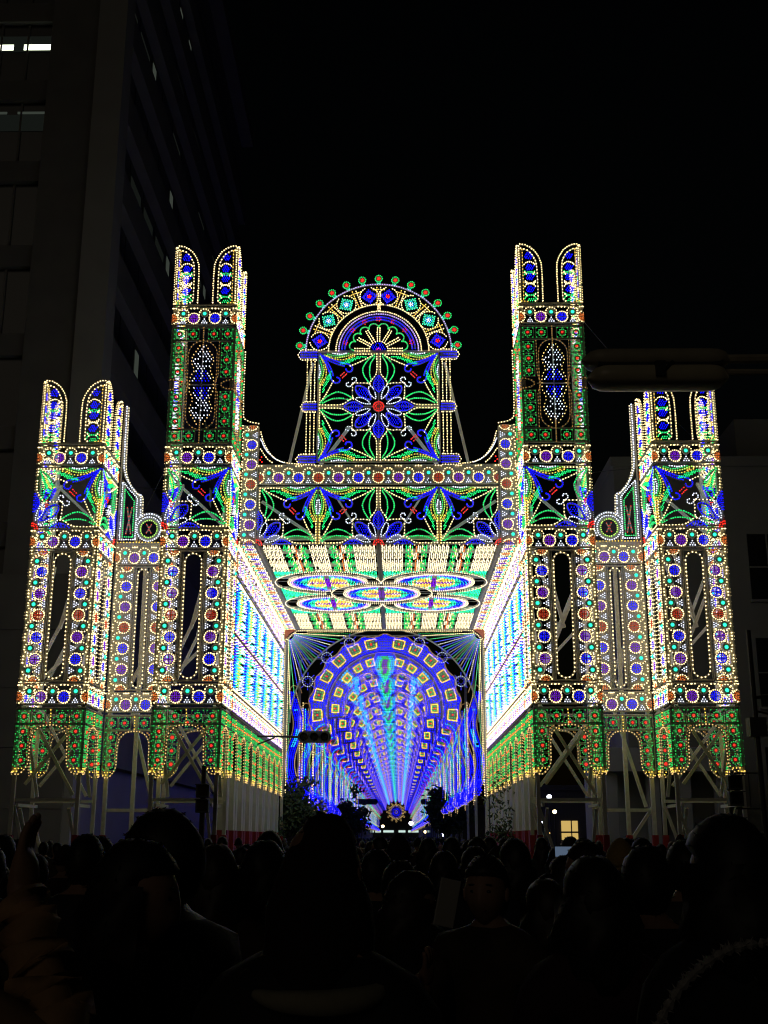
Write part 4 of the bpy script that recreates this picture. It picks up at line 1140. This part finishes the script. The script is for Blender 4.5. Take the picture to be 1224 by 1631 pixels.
COATS = [mat('coat_' + n, c, .8, .2, 18) for n, c in (('black', (.012, .012, .014)), ('navy', (.014, .016, .028)), ('charcoal', (.03, .03, .032)), ('brown', (.05, .032, .018)), ('wine', (.035, .010, .014)), ('camel', (.42, .25, .12)))]
def rotz(p, a): return Vector((p[0] * math.cos(a) - p[1] * math.sin(a), p[0] * math.sin(a) + p[1] * math.cos(a), p[2]))
def arm_chain(V, E, sh, shr, el, wr, out, curl=.35, fine=True):
    """shoulder index sh; elbow, wrist points; out = hand direction"""
    n = len(V); V.append((tuple(el), .058 * 1.05)); E.append((sh, n))
    V.append((tuple(Vector(el).lerp(Vector(wr), .6)), .046)); E.append((n, n + 1))
    V.append((tuple(wr), .033)); E.append((n + 1, n + 2))
    d = Vector(out).normalized(); pal = Vector(wr) + d * .07
    V.append((tuple(pal), (.040, .022))); E.append((n + 2, n + 3))
    side = d.cross(Vector((0, 0, 1)) if abs(d.z) < .8 else Vector((1, 0, 0))).normalized(); nor = side.cross(d).normalized()
    for k, L in enumerate((.068, .078, .074, .058)):
        b = pal + side * (.027 - .018 * k) + d * .02
        m_ = b + d * L * .55 + nor * L * curl * .25; t_ = m_ + d * L * .4 + nor * L * curl * .6
        i = len(V); V.append((tuple(b), .0105)); V.append((tuple(m_), .0092)); V.append((tuple(t_), .008)); E += [(n + 3, i), (i, i + 1), (i + 1, i + 2)]
    tb = Vector(wr) + d * .03 + side * .035; i = len(V)
    V.append((tuple(tb), .012)); V.append((tuple(tb + d * .03 + side * .022), .0105)); V.append((tuple(tb + d * .055 + side * .024 + nor * .01), .009)); E += [(n + 2, i), (i, i + 1), (i + 1, i + 2)]
    return pal
def make_person(coat, hair, style, arms=None, head_turn=0, head_nod=0, collar=None, lean=0):
    """person 1.70 m tall facing +y; returns (body mesh, hair mesh)"""
    V = [((0, 0, .95), (.155, .115)), ((0, 0, 1.10), (.145, .11)), ((0, .0 + lean * .3, 1.27), (.165, .115)), ((0, lean * .6, 1.39), (.12, .085)), ((0, lean + .005, 1.475), .056), ((0, lean + .02, 1.54), .058)]
    E = [(0, 1), (1, 2), (2, 3), (3, 4), (4, 5)]
    hands = []
    for s in (-1, 1):
        i = len(V); V += [((s * .09, 0, .86), (.105, .11)), ((s * .10, .012, .49), .066), ((s * .10, -.012, .10), .046), ((s * .115, .06, .05), .043), ((s * .12, .16, .04), .034)]
        E += [(0, i), (i, i + 1), (i + 1, i + 2), (i + 2, i + 3), (i + 3, i + 4)]
        j = len(V); V.append(((s * .17, lean * .6, 1.385), .082)); E.append((3, j))
        a = (arms or {}).get(s)
        if a: el, wr, out = a
        else: el, wr, out = (s * .235, -.01, 1.10), (s * .235, .07, .87), (0, .15, -1)
        arm_chain(V, E, j, .08, el, wr, out); hands.append((Vector(wr), Vector(out).normalized()))
    bv, bf = skin_mesh(V, E, 0, 1)
    m = MB(); cm = COATS[coat]
    mats_ = [cm, TROU, SHOE, SKIN, EYE, LIP]
    for mm in mats_: m.mi(mm)
    m.v = [tuple(v) for v in bv]
    for f in bf:
        c = sum((Vector(bv[i]) for i in f), Vector()) / len(f)
        k = 0
        if any((c - w - o_ * .06).length < .135 and (c - w).dot(o_) > -.005 for w, o_ in hands): k = 3
        elif c.z > 1.475 and abs(c.x) < .09 and (c.y - lean) < .12: k = 3
        elif c.z < .10: k = 2
        elif c.z < .76 and abs(c.x) < .2: k = 1
        m.f.append(f); m.m.append(k)
    # head
    hc = Vector((0, lean + .03, 1.60))
    def tr(q): 
        q = Vector(q); ca, sa = math.cos(head_nod), math.sin(head_nod)
        q = Vector((q.x, q.y * ca + q.z * sa, -q.y * sa + q.z * ca)); return rotz(q, head_turn)
    def hf(p, q):
        k = 1 - .30 * max(0, -p.z) ** 1.4; x, y, z = q.x * k, q.y, q.z
        if p.y > 0: y *= 1 - .12 * abs(p.z)
        if p.z < -.2 and p.y > .2: y += .012 * (1 - abs(p.x))
        if p.y > .55:
            nz = math.exp(-((p.x / .16) ** 2 + ((p.z + .18) / .22) ** 2)); y += .024 * nz
            for sx in (-1, 1): y -= .012 * math.exp(-(((p.x - sx * .36) / .16) ** 2 + ((p.z - .06) / .12) ** 2))
            y += .006 * math.exp(-((p.x / .3) ** 2 + ((p.z + .52) / .09) ** 2)) + .005 * math.exp(-((p.z - .24) / .1) ** 2)
        return tr((x, y, z))
    o0 = len(m.v); m.ell(hc, .076, .096, .118, SKIN, 26, 18, hf)
    for sx in (-1, 1):
        m.ell(hc + tr((sx * .029, .079, .006)), .011, .006, .006, EYE, 8, 5)
        m.ell(hc + tr((sx * .077, -.008, -.005)), .009, .019, .031, SKIN, 8, 6)
        m.ell(hc + tr((sx * .03, .083, .03)), .018, .005, .004, HAIRM['black'], 8, 4)
    m.ell(hc + tr((0, .083, -.062)), .022, .006, .006, LIP, 8, 5)
    body = m.mesh('body', True)
    # hair
    h = MB(); hm = HAIRM[hair]; rnd = random.Random(style.__hash__() % 97 + coat)
    if style in ('short', 'long', 'bob', 'big'):
        sc_ = 1.12 if style != 'big' else 1.24
        def hair_fn(p, q):
            n_ = 1 + .035 * math.sin(9 * p.x + 5 * p.z) * math.cos(7 * p.y)
            x, y, z = q.x * n_, q.y * n_, q.z * n_
            if p.y > .25 and p.z < .42: y *= .55; x *= .9                # keep the face free
            if p.z < -.25 and p.y > -.1: z = max(z, -.02); 
            return tr((x, y - .012, z + .012))
        h.ell(hc, .079 * sc_, .099 * sc_, .118 * (1.08 if style != 'big' else 1.16), hm, 22, 14, hair_fn)
        if style in ('long', 'bob', 'big'):
            L = {'long': .30, 'bob': .14, 'big': .16}[style]; rows = 9; N = 13; vs = []
            for r_ in range(rows + 1):
                t = r_ / rows
                for k in range(N + 1):
                    a = R(200 - 220 * k / N) - PI / 2 + R(80)
                    a = R(-200 + 220 * k / N)
                    w = (.088 if style != 'big' else .104) + .03 * math.sin(PI * t) + .012 * math.sin(5 * a + 9 * t)
                    vs.append(hc + tr((w * math.cos(a), w * 1.08 * math.sin(a) - .01, .03 - t * (L + .12))))
            fs = [(r_ * (N + 1) + k, r_ * (N + 1) + k + 1, (r_ + 1) * (N + 1) + k + 1, (r_ + 1) * (N + 1) + k) for r_ in range(rows) for k in range(N)]
            n0 = len(vs); c_ = hc + tr((0, -.02, .0))
            vs += [c_ + (v - c_) * .86 for v in vs[:n0]]
            fs += [tuple(i + n0 for i in f[::-1]) for f in fs]
            for k in range(N): b0 = rows * (N + 1) + k; fs.append((b0, b0 + 1, b0 + 1 + n0, b0 + n0))
            h.add(vs, fs, hm)
    if style == 'beanie':
        def bfn(p, q):
            z = q.z * (1.25 if p.z > 0 else .3); k = 1 - .28 * max(0, p.z) ** 2
            return tr((q.x * k, q.y * k - .01, z + .03))
        h.ell(hc, .092, .11, .118, hm, 20, 12, bfn)
        h.tube([hc + tr((.094 * math.cos(2 * PI * i / 20), .112 * math.sin(2 * PI * i / 20) - .01, .0)) for i in range(21)], .014, hm, 6, False)
    if style == 'tall':
        # tall knitted hat flowing into long hair
        rows = [(.125, .018), (.118, .036), (.09, .052), (.05, .070), (0, .086), (-.05, .102), (-.1, .107), (-.15, .106), (-.2, .096), (-.24, .07)]
        vs = []; N = 22
        for z, r_ in rows: vs += [hc + tr((r_ * math.cos(2 * PI * k / N) * (1 + .03 * math.sin(5 * k + z * 40)) + .012 * (z > .05), r_ * 1.1 * math.sin(2 * PI * k / N) * (1 if math.sin(2 * PI * k / N) < .3 else .72) - .012, z)) for k in range(N)]
        fs = [(i * N + k, i * N + (k + 1) % N, (i + 1) * N + (k + 1) % N, (i + 1) * N + k) for i in range(len(rows) - 1) for k in range(N)] + [tuple(range(N))[::-1], tuple(range((len(rows) - 1) * N, len(rows) * N))]
        h.add(vs, fs, hm)
    if style != 'beanie':
        pv = list(h.v); c_ = hc
        for k in range(420 if style != 'tall' else 160):
            q = Vector(rnd.choice(pv)); d = q - c_
            if d.length < .05 or (rotz(d, -head_turn).y > .05 and d.z < .05): continue
            d = (d.normalized() + Vector((rnd.gauss(0, .7), rnd.gauss(0, .7), rnd.gauss(-.9, .4)))).normalized() * rnd.uniform(.006, .016)
            t_ = d.orthogonal().normalized() * .0035
            h.add([q - d * .5 - t_, q - d * .5 + t_, q + d], [(0, 1, 2)], hm)
    return body, h.mesh('hair', True)
def ppl(px, py, D):
    v = 815.5 - py; th_ = R(15.7); f = 1850
    fw = f * math.cos(th_) - v * math.sin(th_); up = f * math.sin(th_) + v * math.cos(th_)
    return CX + ((px - 612) / fw - .012) * D, CZ + up / fw * D
PLACED = []
def person(meshes, x, y, top, rz, label, group=None, hname='hair', base=1.735):
    t = thing('person', label, 'person', (x, y, 0), rz, group)
    k = top / base
    obj('body', meshes[0], t, scale=(1, 1, 1)); obj(hname, meshes[1], t)
    t.scale = (.5 + .5 * k, .5 + .5 * k, k) if abs(k - 1) > .001 else (1, 1, 1)
    PLACED.append((x, y)); return t
# --- people close to the camera, one by one
PH = mat('phone_case_pale', (.45, .44, .42), .4, .05, 5); PHB = mat('phone_body', (.02, .02, .022), .3, .1, 5)
SCR = emis('phone_screen', (.35, .5, .75), .22)
def phone(x, y, z, rz, label, lit=True, pale=False, tilt=8):
    t = thing('smartphone', label, 'phone', (x, y, z), rz); t.rotation_euler = (R(-tilt), R(78) if pale else 0, rz)
    m = MB(); m.box(-.074, .074, -.004, .004, -.036, .036, PH if pale else PHB); b = m.build('case', t, bevel=.003)
    m = MB(); m.box(-.068, .068, -.0062, -.0045, -.032, .032, SCR if lit else PHB); m.build('screen', t)
    return t
x, zt = ppl(510, 1288, 2.35)
pc = person(make_person(0, 'wool', 'tall', head_turn=-.15), x, 2.35, zt, R(-8), 'person seen from behind in a tall knitted hat, dark in the middle foreground', hname='knitted_hat')
m = MB(); WC = mat('pale_collar', (.30, .28, .20), .9, .1, 30); pts = crom([(-.10, -.09, 1.40), (-.04, -.125, 1.392), (.05, -.12, 1.39), (.12, -.07, 1.40), (.13, .0, 1.42)])
m.tube(pts, [.008 + .016 * math.sin(PI * i / (len(pts) - 1)) for i in range(len(pts))], WC, 8); m.build('pale_collar', pc, smooth=True)
x, zt = ppl(297, 1291, 3.05)
pm = person(make_person(2, 'black', 'short', head_turn=.25, head_nod=.22, lean=.05), x, 3.05, zt, R(62), 'man with bowed head and pale shirt collar facing left in the foreground')
m = MB(); pts = crom([(.05, .11, 1.50), (.085, .10, 1.42), (.07, .14, 1.32), (.03, .155, 1.22)]); m.tube(pts, .014, mat('shirt_white', (.5, .46, .36), .8, .05, 20), 6); m.build('shirt_collar', pm, smooth=True)
x, zt = ppl(205, 1338, 2.85)
person(make_person(0, 'black', 'bob', head_turn=.1, head_nod=.1), x, 2.85, zt, R(-95), 'dark haired woman leaning towards the man with the pale collar')
# raised arm at the left edge
hx, hz = ppl(26, 1372, 2.4); ex, ez = ppl(98, 1660, 2.3); bx_ = -.42
pa = thing('person', 'person at the left edge in a camel coat raising one hand', 'person', (bx_, 2.22, 0))
bm_, hm_ = make_person(5, 'black', 'short', arms={1: ((ex - bx_, .1, ez - .03), (hx - bx_ + .01, .2, hz - .07), (-.05, .05, 1))})
obj('body', bm_, pa); obj('hair', hm_, pa); PLACED.append((bx_, 2.22))
m = MB(); e_ = Vector((ex - bx_, .1, ez - .03)); w_ = Vector((hx - bx_ + .01, .2, hz - .07)); pts = []; rad = []
for i in range(26):
    t_ = i / 25; q_ = (e_ + Vector((.03, 0, -.1))).lerp(w_, t_); pts.append(q_ + Vector((.006 * math.sin(i * 1.7), .006 * math.cos(i * 2.3), 0)))
    rad.append((.105 - .055 * t_) * (1 + .025 * math.sin(i * 1.9) + .015 * math.sin(i * 3.1 + 1)))
m.tube(pts + [w_ + Vector((0, 0, -.005))], rad + [.03], COATS[5], 18); m.build('coat_sleeve', pa, smooth=True)
x, zt = ppl(1156, 1304, 2.9)
pb = person(make_person(0, 'black', 'big', head_turn=.3), x, 2.9, zt, R(12), 'big haired person in a fur trimmed hood at the right edge')
m = MB(); FUR = mat('pale_fur_trim', (.36, .35, .34), .95, .25, 60); rnd = random.Random(4)
pts = crom([(.02, -.12, 1.46), (-.10, -.13, 1.44), (-.20, -.12, 1.37), (-.27, -.10, 1.26), (-.31, -.08, 1.12)], 14)
m.tube(pts, [.010 + .004 * math.sin(i * 2.1) for i in range(len(pts))], FUR, 6)
for q in pts:
    for k in range(5):
        d = Vector((rnd.gauss(0, 1), rnd.gauss(0, 1), rnd.gauss(.3, 1))).normalized() * .022; w = Vector((rnd.gauss(0, .003), 0, rnd.gauss(0, .003))) + Vector((.002, 0, 0))
        q_ = Vector(q); m.add([q_ - w, q_ + w, q_ + d], [(0, 1, 2)], FUR)
tag(m.build('fur_trim', pb), kind='stuff')
x, zt = ppl(778, 1362, 4.3)
person(make_person(3, 'black', 'short', head_turn=.2, arms={1: ((.24, .1, 1.14), (.12, .3, 1.28), (-.3, .2, .6))}), x, 4.3, zt, R(150), 'man turned towards the camera holding a pale phone', base=1.735)
qx, qz = ppl(712, 1438, 3.95); phone(qx, 3.95, qz, R(195), 'pale backed phone held by the man facing the camera', False, True)
x, zt = ppl(645, 1388, 4.6)
person(make_person(0, 'brown', 'bob', head_turn=.2, head_nod=.2), x, 4.6, zt, R(-75), 'brown haired woman in profile right of the knitted hat')
x, zt = ppl(928, 1336, 8.2); qx, qz = ppl(905, 1357, 7.9)
person(make_person(1, 'black', 'short', arms={-1: ((-.30, .08, 1.30), (qx - x + .0, -.12, qz - .15), (.05, -.1, 1))}), x, 8.2, zt, 0, 'person lifting a lit phone, right of the portal')
phone(qx, 8.05, qz, 0, 'phone with glowing blue screen held above the crowd')
x, zt = ppl(987, 1346, 6.6); person(make_person(2, 'straw', 'beanie'), x, 6.6, zt, R(-10), 'person in a mustard coloured hat under the right wing', hname='knitted_hat')
x, zt = ppl(1030, 1347, 4.0); person(make_person(0, 'black', 'short', head_turn=-.3), x, 4.0, zt, R(5), 'short haired person with bare neck, left of the fur hood')
x, zt = ppl(945, 1368, 3.5); person(make_person(4, 'black', 'big'), x, 3.5, zt, R(5), 'person with large dark hair below the lit phone')
x, zt = ppl(820, 1336, 6.4); person(make_person(1, 'black', 'bob'), x, 6.4, zt, R(10), 'round dark head below the white posts on the right')
x, zt = ppl(135, 1330, 5.6); person(make_person(0, 'black', 'short'), x, 5.6, zt, R(-8), 'short haired head between the left towers, above the couple')
x, zt = ppl(1088, 1338, 5.4); person(make_person(2, 'black', 'short'), x, 5.4, zt, R(-5), 'head just left of the fur hood person, farther back')
x, zt = ppl(345, 1345, 4.6); person(make_person(3, 'brown', 'long'), x, 4.6, zt, R(6), 'long haired person behind the bowed man, under the left posts')
x, zt = ppl(420, 1342, 4.9); person(make_person(1, 'black', 'big'), x, 4.9, zt, R(-6), 'big haired head just left of the knitted hat')
x, zt = ppl(870, 1400, 4.6); person(make_person(3, 'brown', 'bob'), x, 4.6, zt, R(12), 'brown haired person below the raised arm with the phone')
# --- the crowd farther on
PROTO = [(make_person(0, 'black', 'short'), 'hair', 'short haired spectator in black'), (make_person(1, 'black', 'bob'), 'hair', 'bob haired spectator in navy'), (make_person(2, 'brown', 'long'), 'hair', 'long haired spectator in charcoal'), (make_person(3, 'black', 'short', head_turn=.5), 'hair', 'spectator in brown with head turned left'), (make_person(4, 'wool', 'beanie', head_turn=-.4), 'knitted_hat', 'spectator in a knitted hat'), (make_person(0, 'black', 'big', head_turn=.2), 'hair', 'full haired spectator in black')]
def zone(x, y):
    u = (x - CX) / y * 35 + CX
    for lim, nm in ((-10.0, 'far left tower edge'), (-8.6, 'short left tower'), (-6.7, 'left wing'), (-4.6, 'tall left tower'), (-2.2, 'left white posts'), (0, 'left half of the gallery'), (2.2, 'right half of the gallery'), (4.6, 'right white posts'), (6.7, 'tall right tower'), (8.6, 'right wing'), (10.0, 'short right tower')):
        if u < lim: return nm
    return 'far right pole'
USEDL = {}
rnd = random.Random(21); n = 0; tries = 0
while n < 150 and tries < 9000:
    tries += 1
    y = 5.2 + 44 * rnd.random() ** 1.7
    hw = .36 * y
    x = CX + rnd.uniform(-hw, hw)
    if y > 33.5 and (abs(x) > 4.0): continue
    if abs(x - (-5.0)) < .6 and abs(y - 34.4) < 1: continue
    if any((x - a) ** 2 + (y - b) ** 2 < (.5 + .012 * y) ** 2 for a, b in PLACED): continue
    me, hn, lk = rnd.choice(PROTO)
    top = rnd.uniform(1.55, 1.70) - (.05 if y < 8 else 0)
    dp = 'near' if y < 8 else ('middle distance' if y < 14 else ('farther' if y < 24 else 'distant'))
    lb = '%s %s below the %s' % (dp, lk, zone(x, y))
    if lb in USEDL: continue
    USEDL[lb] = 1
    person(me, x, y, top, R(rnd.uniform(-25, 25)), lb, 'spectators in the crowd', hn)
    n += 1
# ragged far crowd under the gallery, too small to tell apart
m = MB(); rnd = random.Random(5)
for k in range(420):
    y = rnd.uniform(52, 150); x = rnd.uniform(-3.8, 3.8); h_ = rnd.uniform(1.5, 1.75)
    m.ell((x, y, h_ - .11), .085, .1, .12, HAIRM['black'], 6, 4); m.ell((x, y, h_ * .42), .21, .16, h_ * .42, COATS[k % 5], 7, 5)
tag(m.build('far_crowd'), 'far crowd filling the road under the blue gallery', 'crowd', kind='stuff')
